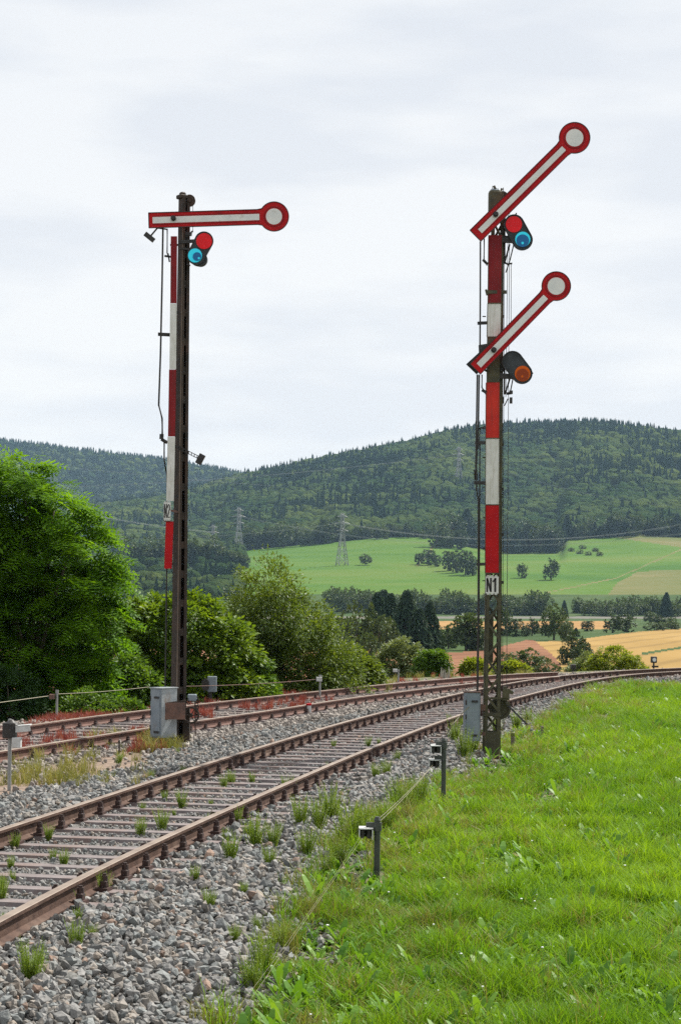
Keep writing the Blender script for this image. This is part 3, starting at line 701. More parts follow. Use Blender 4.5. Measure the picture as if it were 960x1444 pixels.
tag(scatter('red_weeds', RPP, rng.integers(0, 5, n), RP, rotz(rng.uniform(0, 6.28, n)), np.c_[sc, sc, sc * .8], {'rnd': rng.random(n)}, M_REDW), 'reddish herb robert growing along the rusty siding', 'weeds', kind='stuff')
RP = []
for (xa, xb, ya, yb, k) in [(0,210,1066,1112,50),(30,130,1092,1110,24),(125,240,1040,1062,30),(200,262,1045,1062,70),(0,30,1000,1016,40),(95,220,975,1000,130),(560,760,948,957,90),(300,560,950,978,160)]:
    for _ in range(k): RP.append(G(rng.uniform(xa, xb), rng.uniform(ya, yb)))
RP = np.array(RP); n = len(RP); sc = rng.uniform(.5, 1.2, n)
tag(scatter('dry_weeds', GP, rng.integers(0, 8, n), RP, rotz(rng.uniform(0, 6.28, n)), np.c_[sc, sc, sc], {'rnd': rng.random(n)}, M_GRASSY), 'straw coloured weeds on the dry soil between the tracks', 'weeds', kind='stuff')

# ------------------------------------------------------------------ trees
def leaf_proto(L, Wd, droop=.15):
    v = np.array([(0, 0, 0), (Wd / 2, L * .45, .03 * L), (0, L, -droop * L), (-Wd / 2, L * .45, .03 * L)]); return (v, [np.array([(0, 1, 2, 3)])])
def frond_proto(L, n=8):
    V = []; F4 = []
    for k in range(n):
        t = (k + .6) / n; y = L * t; zc = -.30 * L * t * t; ll = L * .40 * math.sin(math.pi * min(1, .18 + t * .85)) + .01
        for s in (-1, 1):
            o = len(V); V += [(0, y, zc), (s * ll * .5, y + ll * .40, zc - .005), (s * ll, y + ll * .35, zc - .05 * L), (s * ll * .5, y - ll * .02, zc - .005)]; F4.append((o, o + 1, o + 2, o + 3))
    return (np.array(V), [np.array(F4)])
def dirs_to_rot(D):
    y = D / np.linalg.norm(D, axis=1)[:, None]; up = np.tile([0, 0, 1.], (len(D), 1)) + rng.normal(0, .35, (len(D), 3))
    x = np.cross(y, up); x /= np.linalg.norm(x, axis=1)[:, None]; z = np.cross(x, y)
    return np.stack([x, y, z], -1)
def crown(name, ells, nclump, per, proto, csize, m, parent, droop=.3, shell=.55, seed=1, flat=.55, outw=1.0, size_var=(.7, 1.25), align=0, clump_var=.5):
    """ells: list of (cx,cy,cz,rx,ry,rz) in local space; clumps of leaves placed mostly near the surface"""
    r = np.random.default_rng(seed); ells = np.array(ells, float); vol = (ells[:, 3] * ells[:, 4] * ells[:, 5]) ** .7; e = r.choice(len(ells), nclump, p=vol / vol.sum())
    d = r.normal(size=(nclump, 3)); d /= np.linalg.norm(d, axis=1)[:, None]; rad = shell + (1.05 - shell) * r.random(nclump) ** .6
    C = ells[e, :3] + d * rad[:, None] * ells[e, 3:]
    n = nclump * per; ci = np.repeat(np.arange(nclump), per)
    cs = csize * r.uniform(.6, 1.4, nclump)
    q = r.normal(size=(n, 3)); q /= np.linalg.norm(q, axis=1)[:, None]; q *= (r.random(n) ** .45)[:, None]
    off = q * cs[ci][:, None] * np.array([1, 1, flat]); off += d[ci] * (r.random(n) * cs[ci])[:, None] * outw * .6
    off[:, 2] -= droop * (off[:, 0] ** 2 + off[:, 1] ** 2) / (cs[ci] + 1e-6) * .5
    P = C[ci] + off
    D = q * .8 + d[ci] * .8 + np.array([0, 0, -droop]) + r.normal(0, .35, (n, 3))
    if align:
        dc = d.copy(); dc[:, 2] = np.abs(dc[:, 2]) * .25; dc += r.normal(0, .35, dc.shape) * np.array([1, 1, .3]); D = D * (1 - align) + dc[ci] * align * 1.6; D[:, 2] -= .25 * align
    s = r.uniform(*size_var, n); rn_ = np.clip(clump_var * r.random(nclump)[ci] + (1 - clump_var) * r.random(n), 0, 1)
    return scatter(name, [proto], np.zeros(n, int), P, dirs_to_rot(D), np.c_[s, s, s], {'rnd': rn_}, m, parent)
def trunk(parent, h, r, limbs, seed=1, name='trunk', base=-.1):
    q = random.Random(seed); b = MB(); top = Vector((q.uniform(-.1, .1) * h, q.uniform(-.1, .1) * h, h))
    pts = [Vector((0, 0, base)), Vector((0, 0, .25 * h)) + Vector((q.uniform(-.02, .02) * h, 0, 0)), Vector((0, 0, .55 * h)) + top * .1, top]
    b.tube(pts, [r * 1.25, r, r * .7, r * .15], 8)
    for (x, y, z) in limbs:
        s0 = Vector((0, 0, q.uniform(.12, .5) * h)); e_ = Vector((x, y, z)); mdl = s0.lerp(e_, .5) + Vector((0, 0, .12 * h * q.random()))
        b.tube([s0, mdl, e_], [r * .5, r * .32, r * .08], 6)
    return b.build(name, M_BARK, parent, True)
def limbs_for(ells, k, seed=3):
    q = random.Random(seed); o = []
    for _ in range(k):
        e = q.choice(ells); o.append((e[0] + q.uniform(-.7, .7) * e[3], e[1] + q.uniform(-.7, .7) * e[4], e[2] + q.uniform(-.2, .7) * e[5]))
    return o
# big locust tree at the left edge
def thing_tree(name, label, cat, base, ells, tr_h, tr_r, nl, crown_args, group=None):
    t = empty(name, base, label=label, cat=cat, group=group)
    trunk(t, tr_h, tr_r, limbs_for(ells, nl), seed=len(label)); crown('crown', ells, parent=t, **crown_args)
    return t
FR = frond_proto(.34, 4)
base = W(44, 1000, 37.5); base.z = -.78
thing_tree('locust_tree', 'tall bright green locust tree with drooping feathery leaves at the left edge', 'tree', base,
  [(-.45, 0, 5.1, .62, .7, .55), (-1.0, .1, 4.6, .9, .9, .8), (.25, 0, 4.45, .70, .8, .55), (.80, 0, 3.75, .75, .9, .55), (1.0, 0, 2.95, .68, .9, .55), (1.0, .1, 2.15, .70, .9, .55), (.75, 0, 1.35, .72, .8, .5), (-.1, .3, 3.5, 1.1, 1.0, .9), (-.1, .3, 2.1, 1.2, 1.0, .9), (.35, 0, .75, .85, .8, .5), (-1.3, .2, 3.2, 1.2, 1.1, 1.0), (-1.2, 0, 1.5, 1.2, 1.1, 1.0), (-2.6, .4, 3.6, 1.5, 1.3, 1.6), (-2.4, .4, 1.6, 1.6, 1.3, 1.4)],
  4.2, .13, 16, dict(nclump=900, per=26, proto=FR, csize=.32, m=M_LOCUST, droop=.7, shell=.62, seed=5, flat=.22, align=.55, clump_var=.8))
base = W(14, 1000, 36.0); base.z = -.6
thing_tree('ivy_shrub', 'dark glossy ivy shrub beneath the locust tree at the left edge', 'shrub', base,
  [(-.1, 0, .55, .75, .5, .7), (.3, 0, .3, .5, .45, .45), (-.8, 0, .6, .7, .5, .7)], .8, .04, 6, dict(nclump=260, per=80, proto=leaf_proto(.05, .045), csize=.13, m=M_IVY, seed=6, shell=.8))
base = W(118, 1000, 36.0); base.z = -.55
thing_tree('ivy_shrub', 'dark ivy undergrowth below the drooping locust branches, beside the thin post', 'shrub', base,
  [(.1, 0, .35, .55, .5, .45), (.75, 0, .25, .5, .45, .35)], .6, .04, 5, dict(nclump=200, per=70, proto=leaf_proto(.06, .05), csize=.12, m=M_HAZEL2, seed=7, shell=.8))
base = W(262, 985, 41.5); base.z = -1.0
thing_tree('hazel_bush', 'broad rounded green bush directly behind the left signal mast', 'bush', base,
  [(-.1, 0, 2.1, 1.25, 1.0, 1.0), (-.95, .2, 2.05, .95, .9, .95), (-1.6, .3, 1.5, .7, .8, 1.1), (.65, 0, 1.45, .95, .9, 1.1), (.2, -.2, .85, 1.4, 1.0, .8), (-1.1, 0, .9, .8, .8, .8), (1.0, 0, .85, .65, .8, .8)],
  1.8, .06, 14, dict(nclump=1050, per=50, proto=leaf_proto(.11, .075), csize=.20, m=M_HAZEL, seed=8, shell=.6, droop=.25))
base = W(398, 978, 45.5); base.z = -1.2
thing_tree('willow_tree', 'loose olive green tree with thin upright twigs right of the left signal', 'tree', base,
  [(-.35, 0, 3.15, .75, .8, .95), (-.75, .1, 2.5, .8, .8, .9), (.15, 0, 2.4, 1.0, .9, 1.0), (.75, 0, 1.75, .95, .9, .95), (1.15, 0, 1.15, .75, .8, .8), (0, 0, 1.3, 1.3, 1.0, 1.0), (-.9, 0, 1.4, .7, .8, 1.0)],
  2.9, .07, 22, dict(nclump=950, per=50, proto=leaf_proto(.095, .042), csize=.20, m=M_OLIVE, seed=9, shell=.5, droop=.1, flat=.9, outw=2.4))
base = W(345, 985, 42.0); base.z = -1.0
thing_tree('bramble_bush', 'fresh green low bush between the round bush and the olive tree', 'bush', base,
  [(0, 0, 1.0, .55, .6, .9), (-.2, 0, 1.5, .4, .5, .55), (.35, 0, .6, .5, .6, .6)], 1.2, .04, 8, dict(nclump=300, per=50, proto=leaf_proto(.095, .062), csize=.16, m=M_HAZEL2, seed=10, shell=.7))
for (px, Y, ww, hh, mm, lb, sd) in [
    (492, 48, .75, 1.0, M_OLIVE, 'small olive bush trailing off right of the loose tree', 11),
    (180, 39, .6, 1.0, M_HAZEL2, 'small green bush between the locust tree and the signal mast', 13),
    (566, 64, .85, 1.0, M_PALE, 'pale grey green shrub behind the siding rails near the lamp post', 14),
    (610, 62, .45, .75, M_HAZEL2, 'bright green young tree right of the pale shrub', 15),
    (868, 74, 1.1, .55, M_YG, 'yellow green bush behind the rails beside the round white signal', 17),
    (822, 76, .8, .2, M_PALE, 'low grey green scrub right of the small black cabinet', 19),
    (722, 64, .5, .22, M_YG, 'yellow flowering weeds behind the rails right of the mast', 20),
    (668, 62, .3, .35, M_YG, 'small yellow shrub behind the black box', 21)]:
    p = W(px, 950, Y); z0 = float(terrain_z(np.array([[p.x, p.y]]))[0]); tz = max(z0 - .05, -3); top = hh
    need = -.25 + hh; Hh = need - tz; base = Vector((p.x, p.y, tz))
    e = [(0, 0, Hh * .5, ww * .8, ww * .7, Hh * .5), (-ww * .45, 0, Hh * .4, ww * .6, ww * .6, Hh * .42), (ww * .5, 0, Hh * .38, ww * .55, ww * .6, Hh * .4)]
    thing_tree('shrub', lb, 'shrub', base, e, Hh * .7, .03, 8, dict(nclump=int(180 + 130 * ww * Hh), per=40, proto=leaf_proto(.10, .06), csize=.17, m=mm, seed=sd, shell=.65))

# ---- field trees (shared crowns)
def crown_mesh(kind, seed):
    t = bpy.data.objects.new('tmp', None)
    r = np.random.default_rng(seed)
    if kind == 'conifer':
        V = []; F3 = []; A = []; n = 1800
        h = r.random(n) ** .8; a = r.uniform(0, 6.283, n); rad = (1 - h) ** .8 * .30 * r.uniform(.35, 1.1, n) + .01
        P = np.c_[np.cos(a) * rad, np.sin(a) * rad, .06 + h * .94]; D = np.c_[np.cos(a), np.sin(a), -.35 + 0 * a] + r.normal(0, .2, (n, 3))
        s = (.5 + .7 * (1 - h)) * r.uniform(.7, 1.2, n)
        o = scatter('crown', [leaf_proto(.12, .055, .3)], np.zeros(n, int), P, dirs_to_rot(D), np.c_[s, s, s], {'rnd': r.random(n)}, M_SPRUCE)
    else:
        wv = .5 if kind != 'tall' else .33
        e = [(0, 0, .58, wv * .85, wv * .85, .40)]
        for _ in range(7):
            a = r.uniform(0, 6.28); k = r.uniform(.25, .6) * wv; e.append((math.cos(a) * k, math.sin(a) * k, r.uniform(.35, .80), wv * r.uniform(.35, .55), wv * r.uniform(.35, .55), r.uniform(.14, .24)))
        if kind == 'hedge': e = [(x, y, z * .8 - .05, a_ * 1.15, b_ * 1.15, c_ * 1.15) for x, y, z, a_, b_, c_ in e]
        o = crown('crown', e, 120, 12, leaf_proto(.085, .07), .075, M_MIDD if kind == 'dark' else M_MID, None, seed=seed, shell=.7, droop=.1)
    me = o.data; bpy.data.objects.remove(o); bpy.data.objects.remove(t)
    return me
CM = {k: [crown_mesh(k, 60 + 7 * i + j) for j in range(3)] for i, k in enumerate(['round', 'tall', 'hedge', 'dark', 'conifer'])}
tb_ = MB(); tb_.tube([(0, 0, -.05), (0, 0, .3), (0, 0, .75)], [.035, .026, .01], 6); tb_.tube([(0, 0, .3), (.12, 0, .5), (.2, .05, .62)], [.015, .01, .005], 5); tb_.tube([(0, 0, .28), (-.1, .06, .5), (-.18, .1, .66)], [.015, .01, .005], 5)
TRM = tb_.mesh('trunk', M_BARK, True)
def field_tree(px, py, h, wd, kind, label, group=None, name=None, cat='tree', d=None):
    """(px,py) base, h/wd in photo px; distance is where the terrain shows that base"""
    if d is None:
        ds = np.arange(150, 1900, 5.); zz_ = far_z(np.full(len(ds), float(px)), ds); pts = np.c_[(px - 480) * ds / F, ds, zz_]; _, yy = proj(pts)
        d = ds[np.abs(yy - py).argmin()]
    X = (px - 480) * d / F - 0; z = float(terrain_z(np.array([[X, d]]))[0])
    t = empty(name or {'conifer': 'spruce_tree', 'hedge': 'hedge_tree'}.get(kind, 'deciduous_tree'), (X, d, z - .2), label=label, cat=cat, group=group)
    t.rotation_euler = (0, 0, random.uniform(0, 6.28))
    H = h * d / F; Wm = wd * d / F
    c = link('crown', random.choice(CM[kind]), t); base_w = {'conifer': .50, 'tall': .72, 'round': 1.1, 'dark': 1.1, 'hedge': 1.2}[kind]
    c.scale = (Wm / base_w, Wm / base_w, H * 1.08); c.location.z = -.07 * H * (kind in ('hedge', 'round', 'dark', 'tall'))
    k = link('trunk', TRM, t); k.scale = (H, H, H)
    return t
field_tree(516, 797, 16, 20, 'round', 'lone round tree on the green slope right of the front pylon')
field_tree(738, 815, 20, 19, 'round', 'smaller, paler of the two lone trees on the slope right of the signal')
field_tree(778, 818, 28, 25, 'dark', 'larger, darker of the two lone trees on the slope right of the signal')
for i, (x, y, h, wd_) in enumerate([(592, 796, 16, 16), (604, 797, 22, 24), (617, 799, 16, 16)]):
    field_tree(x, y, h, wd_, 'dark', 'dark tree in the small group at the end of the field track', 'group by the field track')
for i, (x, y, h, wd_) in enumerate([(632, 805, 28, 22), (644, 808, 30, 24), (657, 811, 34, 26), (668, 812, 26, 20)]):
    field_tree(x, y, h, wd_, 'dark', 'dark tree in the dense clump on the slope left of the right mast', 'clump left of the right mast')
g = 'spruces below the green slope'
for (x, y, h, wd_) in [(534, 905, 66, 34), (552, 912, 72, 36), (575, 921, 84, 40), (592, 922, 62, 34), (608, 922, 70, 30), (543, 895, 60, 34)]:
    field_tree(x, y, h, wd_, 'conifer', 'tall dark spruce in the cluster below the green slope', g)
g = 'leafy trees left of the spruces'
for (x, y, h, wd_) in [(505, 930, 76, 48), (530, 930, 66, 44), (548, 925, 52, 40), (490, 925, 60, 44), (515, 940, 50, 40)]:
    field_tree(x, y, h, wd_, 'round', 'rounded mid green tree in the mass left of the spruces', g)
g = 'hedgerow trees under the green slope'
for x in range(470, 776, 9):
    h = 30 + 8 * math.sin(x * .11) + random.uniform(-4, 4)
    if x < 500 : h = 38
    field_tree(x, 866 + random.uniform(-2, 2), h, random.uniform(28, 38), 'hedge', 'tree in the dense hedgerow behind the road, left part under the green slope', g, d=random.uniform(1010, 1060))
g = 'right hedgerow trees under the dry meadow'
for x in range(816, 1010, 8):
    field_tree(x, 870 + random.uniform(-1, 1), random.uniform(20, 30), random.uniform(22, 30), 'hedge', 'tree in the hedgerow at the right behind the road, under the dry meadow', g, d=random.uniform(1010, 1060))
field_tree(941, 868, 34, 16, 'conifer', 'dark pointed tree rising from the right hedgerow', d=1000)
field_tree(797, 868, 22, 9, 'conifer', 'thin pointed tree in the gap between the two hedgerows', d=1000)
for (x, y, h, wd_, k_, lb, d_) in [
    (660, 918, 52, 44, 'tall', 'slender grey green tree left of the right mast, behind the ploughed field', None), (676, 918, 48, 34, 'tall', 'grey green tree partly behind the rods of the right mast', None),
    (634, 915, 36, 32, 'round', 'light green bush between the spruces and the slender tree', None), (646, 910, 30, 24, 'round', 'small light bush left of the slender tree', None),
    (783, 903, 50, 40, 'round', 'tall leafy tree between stubble field and wheat field', None), (800, 905, 36, 26, 'round', 'leafy tree leaning on the right side of the tall leafy tree', None),
    (752, 897, 24, 22, 'dark', 'dark bush left of the tall leafy tree', None), (730, 898, 26, 28, 'dark', 'dark bush behind the mast on its right side', None), (715, 897, 38, 24, 'round', 'round tree just right of the mast, by the stubble field', None),
    (770, 897, 17, 18, 'dark', 'low dark bush touching the tall leafy tree', None), (814, 898, 13, 9, 'conifer', 'tiny dark conical tree on the strip by the wheat field', None),
    (866, 893, 25, 30, 'dark', 'left half of the dark bush island above the wheat field', None), (886, 892, 25, 32, 'dark', 'right half of the dark bush island above the wheat field', None),
    (925, 889, 14, 34, 'hedge', 'low flat dark hedge at the right above the wheat field', None), (948, 888, 14, 30, 'hedge', 'low dark hedge cut by the right picture edge', None), (918, 880, 18, 20, 'round', 'round bush behind the low hedge at the right', None),
    (812, 946, 46, 46, 'dark', 'dark loose tree standing in the ripe wheat field', 260), (796, 930, 26, 20, 'dark', 'small side tree left of the dark loose tree in the wheat', 262), (822, 950, 32, 34, 'dark', 'dark bush at the right foot of the loose tree in the wheat', 250),
    (742, 952, 44, 62, 'round', 'wide grey green bush behind the rails right of the mast', 210), (775, 954, 34, 44, 'round', 'lower bush at the right of the wide grey green bush', 200), (714, 954, 38, 44, 'round', 'lower bush partly behind the mast wires', 205)]:
    field_tree(x, y, h, wd_, k_, lb, d=d_)
g = 'small bushes between the stubble field and the wheat'
for i in range(13):
    x = random.uniform(690, 960); yb_ = np.interp(x, [690, 850, 960], [902, 896, 888]); field_tree(x, yb_ - random.uniform(0, 9), random.uniform(7, 16), random.uniform(14, 26), random.choice(['hedge', 'dark']), 'small bush in the ragged strip between the stubble field and the wheat field', g, cat='bush')
g = 'bushes on the valley floor left of the right mast'
for i in range(8):
    x = random.uniform(600, 690); field_tree(x, 912 - random.uniform(-4, 12), random.uniform(10, 20), random.uniform(14, 24), random.choice(['hedge', 'round']), 'small bush on the valley floor between the spruces and the right mast', g, cat='bush')
# pale clumps at the left foot of the hill
g = 'pale trees at the foot of the forest left of the meadow'
for (x, y, h, wd_) in [(262, 785, 40, 46), (290, 800, 34, 40), (312, 798, 30, 34), (300, 775, 40, 44), (250, 812, 34, 40), (275, 820, 30, 36), (330, 800, 24, 26), (345, 795, 16, 24), (312, 822, 26, 30), (340, 815, 20, 26), (215, 800, 40, 44), (188, 806, 40, 44), (232, 778, 34, 38)]:
    field_tree(x, y, h, wd_, 'round', 'pale rounded tree at the forest foot between the left mast and the meadow', g, d=1450)
def edge_trees(x0, x1, yf, step, h0, h1, kinds, label, g, w0=1.0):
    x = x0
    while x < x1:
        h = random.uniform(h0, h1); kd = random.choice(kinds)
        field_tree(x, yf(x) + random.uniform(-4, 1), h, h * (random.uniform(.42, .55) if kd == 'conifer' else random.uniform(.75, 1.0)) * w0, kd, label, g); x += step * random.uniform(.7, 1.3)
edge_trees(616, 700, lambda x: 774, 7, 26, 50, ['conifer', 'dark', 'dark', 'round'], 'tall tree of the dark forest tongue above the meadow left of the right mast', 'forest tongue beside the right mast')
edge_trees(714, 790, lambda x: 781, 7, 26, 46, ['conifer', 'dark', 'dark', 'round'], 'tall tree of the dark forest tongue above the meadow right of the right mast', 'forest tongue right of the mast')
edge_trees(350, 480, lambda x: np.interp(x, [350, 400, 480], [771, 772, 765]), 8, 20, 38, ['round', 'round', 'dark'], 'rounded tree in the lighter wood between the pylons above the meadow', 'lighter wood between the pylons')
edge_trees(500, 612, lambda x: 759, 9, 12, 26, ['round', 'dark', 'hedge'], 'small rounded tree on the upper edge of the meadow in the middle', 'upper meadow edge trees')
edge_trees(800, 962, lambda x: np.interp(x, [800, 880, 960], [762, 755, 758]), 9, 16, 34, ['conifer', 'dark', 'round'], 'dark tree on the upper edge of the meadow at the right', 'right upper meadow edge trees')
# rough scrub patch on the slope
g = 'bushes on the steep bank in the meadow'
for (x, y) in [(795, 776), (806, 778), (818, 781), (830, 783), (846, 784), (822, 774), (840, 778)]:
    field_tree(x, y, 7, 12, 'hedge', 'small bush on the rough bank in the upper right meadow', g, cat='bush')

# ------------------------------------------------------------------ forest on the hills (one mass)
def forest():
    protos = []
    for s in range(4):                                   # conifers: ragged stacked cones
        r = np.random.default_rng(s); V = []; F3 = []; k = 7
        for t in range(4):
            z0 = .12 + t * .21; z1 = min(1, z0 + .36); rad = .24 * (1 - t * .22); o = len(V)
            V += [(math.cos(6.283 * j / k + t) * rad * r.uniform(.7, 1.25), math.sin(6.283 * j / k + t) * rad * r.uniform(.7, 1.25), z0 + r.uniform(-.04, .04)) for j in range(k)] + [(0, 0, z1)]
            F3 += [(o + j, o + (j + 1) % k, o + k) for j in range(k)]
        protos.append((np.array(V), [np.array(F3)]))
    for s in range(5):                                   # broadleaf: leaf clumps round a lumpy crown
        r = np.random.default_rng(s + 20); b = bmesh.new(); bmesh.ops.create_icosphere(b, subdivisions=2, radius=1); v = np.array([x.co for x in b.verts]); f = np.array([[q.index for q in p.verts] for p in b.faces]); b.free()
        c_ = r.normal(size=(9, 3)); c_ /= np.linalg.norm(c_, axis=1)[:, None]
        lump = 1 + .30 * np.max(np.clip(v @ c_.T, 0, 1) ** 6, axis=1) + r.uniform(-.09, .09, len(v))
        v = v * lump[:, None] * np.array([.42, .42, .46]); v[:, 2] += .50
        protos.append((v, [f]))
    P = []
    def fill(u0, u1, d0f, d1f, sp):
        area = 0; us = rng.uniform(u0, u1, 26000); d0 = d0f(us); d1 = d1f(us)
        dd_ = np.sqrt(d0 ** 2 + rng.random(len(us)) * (d1 ** 2 - d0 ** 2))
        a = (u1 - u0) / F * (np.mean(d1) ** 2 - np.mean(d0) ** 2) / 2; k = min(len(us), int(a / sp))
        return np.c_[us[:k], dd_[:k]]
    A = fill(-60, 1020, lambda u: np.where(u < 338, 1010 + 120 * np.sin(u / 40) ** 2, 1905), lambda u: 3180 + 0 * u, 85)
    B = fill(-60, 430, lambda u: 3900 + 0 * u, lambda u: 4560 + 0 * u, 95)
    E_ = np.c_[rng.uniform(300, 1020, 700), rng.uniform(1900, 1930, 700)]
    Q = np.concatenate([A, B, E_]); u, d = Q.T; z = far_z(u, d); X = (u - 480) * d / F
    nz = .6 * np.sin(X * .011 + 2 * np.sin(d * .004)) * np.sin(d * .009 + 1.5 * np.sin(X * .006)) + .5 * np.sin(X * .031 + 3 * np.sin(d * .011) + 1) * np.sin(d * .022 + 2 * np.sin(X * .017)); st2 = np.sin(X * .019 + 2.5 * np.sin(d * .0065 + 2)) * np.sin(d * .013 + 2 * np.sin(X * .012 + 1))
    edge_ = np.clip((d - 1900) / 600, 0, 1)
    pc = np.where(d > 3800, .75, np.clip(.06 + .34 * edge_ + .85 * nz, .02, .93))
    con = rng.random(len(Q)) < pc
    wh = np.where(con, rng.integers(0, 4, len(Q)), rng.integers(4, 9, len(Q)))
    h = np.where(con, rng.uniform(13, 24, len(Q)), rng.uniform(9, 17, len(Q))); h = h * np.interp(d, [1000, 1900], [.55, 1]); ww = np.where(con, h * rng.uniform(.62, .85, len(Q)), h * rng.uniform(1.0, 1.5, len(Q)))
    T = np.c_[X, d, z - .5 - np.where(con, .06, .14) * h]; Rz = rotz(rng.uniform(0, 6.28, len(Q))); rn_ = np.clip(.42 + .42 * st2 + rng.normal(0, .17, len(Q)), 0, 1); h *= 1 + .22 * np.clip(st2, -1, 1) * rng.random(len(Q))
    for nm, ms, mm, lb in (('conifer_forest', con, M_FORC, 'dark spruces of the forest covering the hills'), ('broadleaf_forest', ~con, M_FOR, 'lighter broadleaf trees of the forest covering the hills')):
        tag(scatter(nm, protos, wh[ms], T[ms], Rz[ms], np.c_[ww, ww, h][ms], {'rnd': rn_[ms]}, mm), lb, 'forest', kind='stuff')
    print('forest', len(Q))
forest()

# ------------------------------------------------------------------ pylons and power lines
def pylon(px, py, hpx, label, d):
    k = hpx * d / F; X = (px - 480) * d / F; z = float(far_z(np.array([float(px)]), np.array([float(d)]))[0])
    t = empty('power_pylon', (X, d, z), .35, label=label, cat='pylon', group='pylons on the hillside'); b = MB(); r = .006 * k + .07
    bw = .095 * k; wst = .03 * k; tw = .022 * k
    lv = [0, .18, .34, .48, .60, .72, .84, 1.0]; wd_ = lambda s: bw + (wst - bw) * min(1, s / .6) if s < .6 else wst + (tw - wst) * (s - .6) / .4
    for sx in (-1, 1):
        for sy in (-1, 1):
            b.tube([(sx * wd_(s), sy * wd_(s), s * k) for s in lv], r, 4)
    for s0, s1 in zip(lv, lv[1:]):
        for (ax, ay, bx, by) in ((-1, -1, 1, -1), (1, -1, 1, 1), (1, 1, -1, 1), (-1, 1, -1, -1)):
            for (p, q) in ((s0, s1), (s1, s0)):
                b.tube([(ax * wd_(p), ay * wd_(p), p * k), (bx * wd_(q), by * wd_(q), q * k)], r * .6, 4)
    b.build('tower', M_PYL, t)
    for s, L in ((.66, .12), (.80, .15), (.93, .10)):
        c = MB()
        for sg in (-1, 1):
            c.tube([(0, 0, s * k), (sg * L * k, 0, s * k)], r * .8, 4); c.tube([(0, 0, (s + .04) * k), (sg * L * k, 0, s * k)], r * .6, 4)
        c.build('cross_arm', M_PYL, t)
    return X, d, z + .8 * k
pa = pylon(337, 766, 66, 'lattice pylon left of the meadow, right one of the pair', 1880)
pb_ = pylon(301, 758, 56, 'slimmer lattice pylon left of the meadow, left one of the pair', 1990)
pc_ = pylon(483, 797, 74, 'nearest lattice pylon standing on the open green meadow', 1500)
pd_ = pylon(646, 712, 56, 'pale pylon on the forested hill left of the right mast', 2350)
def wires(a, b, label, sag=8, offs=(-4, 4), dz=0):
    m = MB()
    for o_ in offs:
        pts = []
        for i in range(15):
            t = i / 14; p = Vector(a).lerp(Vector(b), t); p.z -= sag * 4 * t * (1 - t); p.z += dz + abs(o_) * .15; p.y += o_; pts.append(p)
        m.tube(pts, .055, 4, False)
    tag(m.build('power_line', M_PYL), label, 'power line', 'power lines across the hillside')
def at(px, py, Y): return W(px, py, Y)
wires(at(-60, 640, 2500), at(1020, 700, 2500), 'highest power line running past the hillside from left to right', 20, (-3, 3))
wires(pa, at(1020, 745, 1700), 'power line from the right one of the pylon pair to the right edge', 22, (-5, 0, 5))
wires(pb_, at(-60, 676, 1900), 'power line leaving the left one of the pylon pair to the left', 8, (-5, 0, 5))
wires(pc_, at(-60, 742, 1700), 'power line from the meadow pylon towards the left', 12, (-4, 4))
wires(pc_, at(1020, 728, 1500), 'power line from the meadow pylon towards the right edge', 16, (-4, 0, 4))
wires(pd_, at(-60, 690, 2350), 'power line from the hill pylon towards the left edge', 10, (-4, 0, 4))
wires(pd_, at(1020, 720, 2000), 'power line from the hill pylon towards the right edge', 14, (-4, 4))

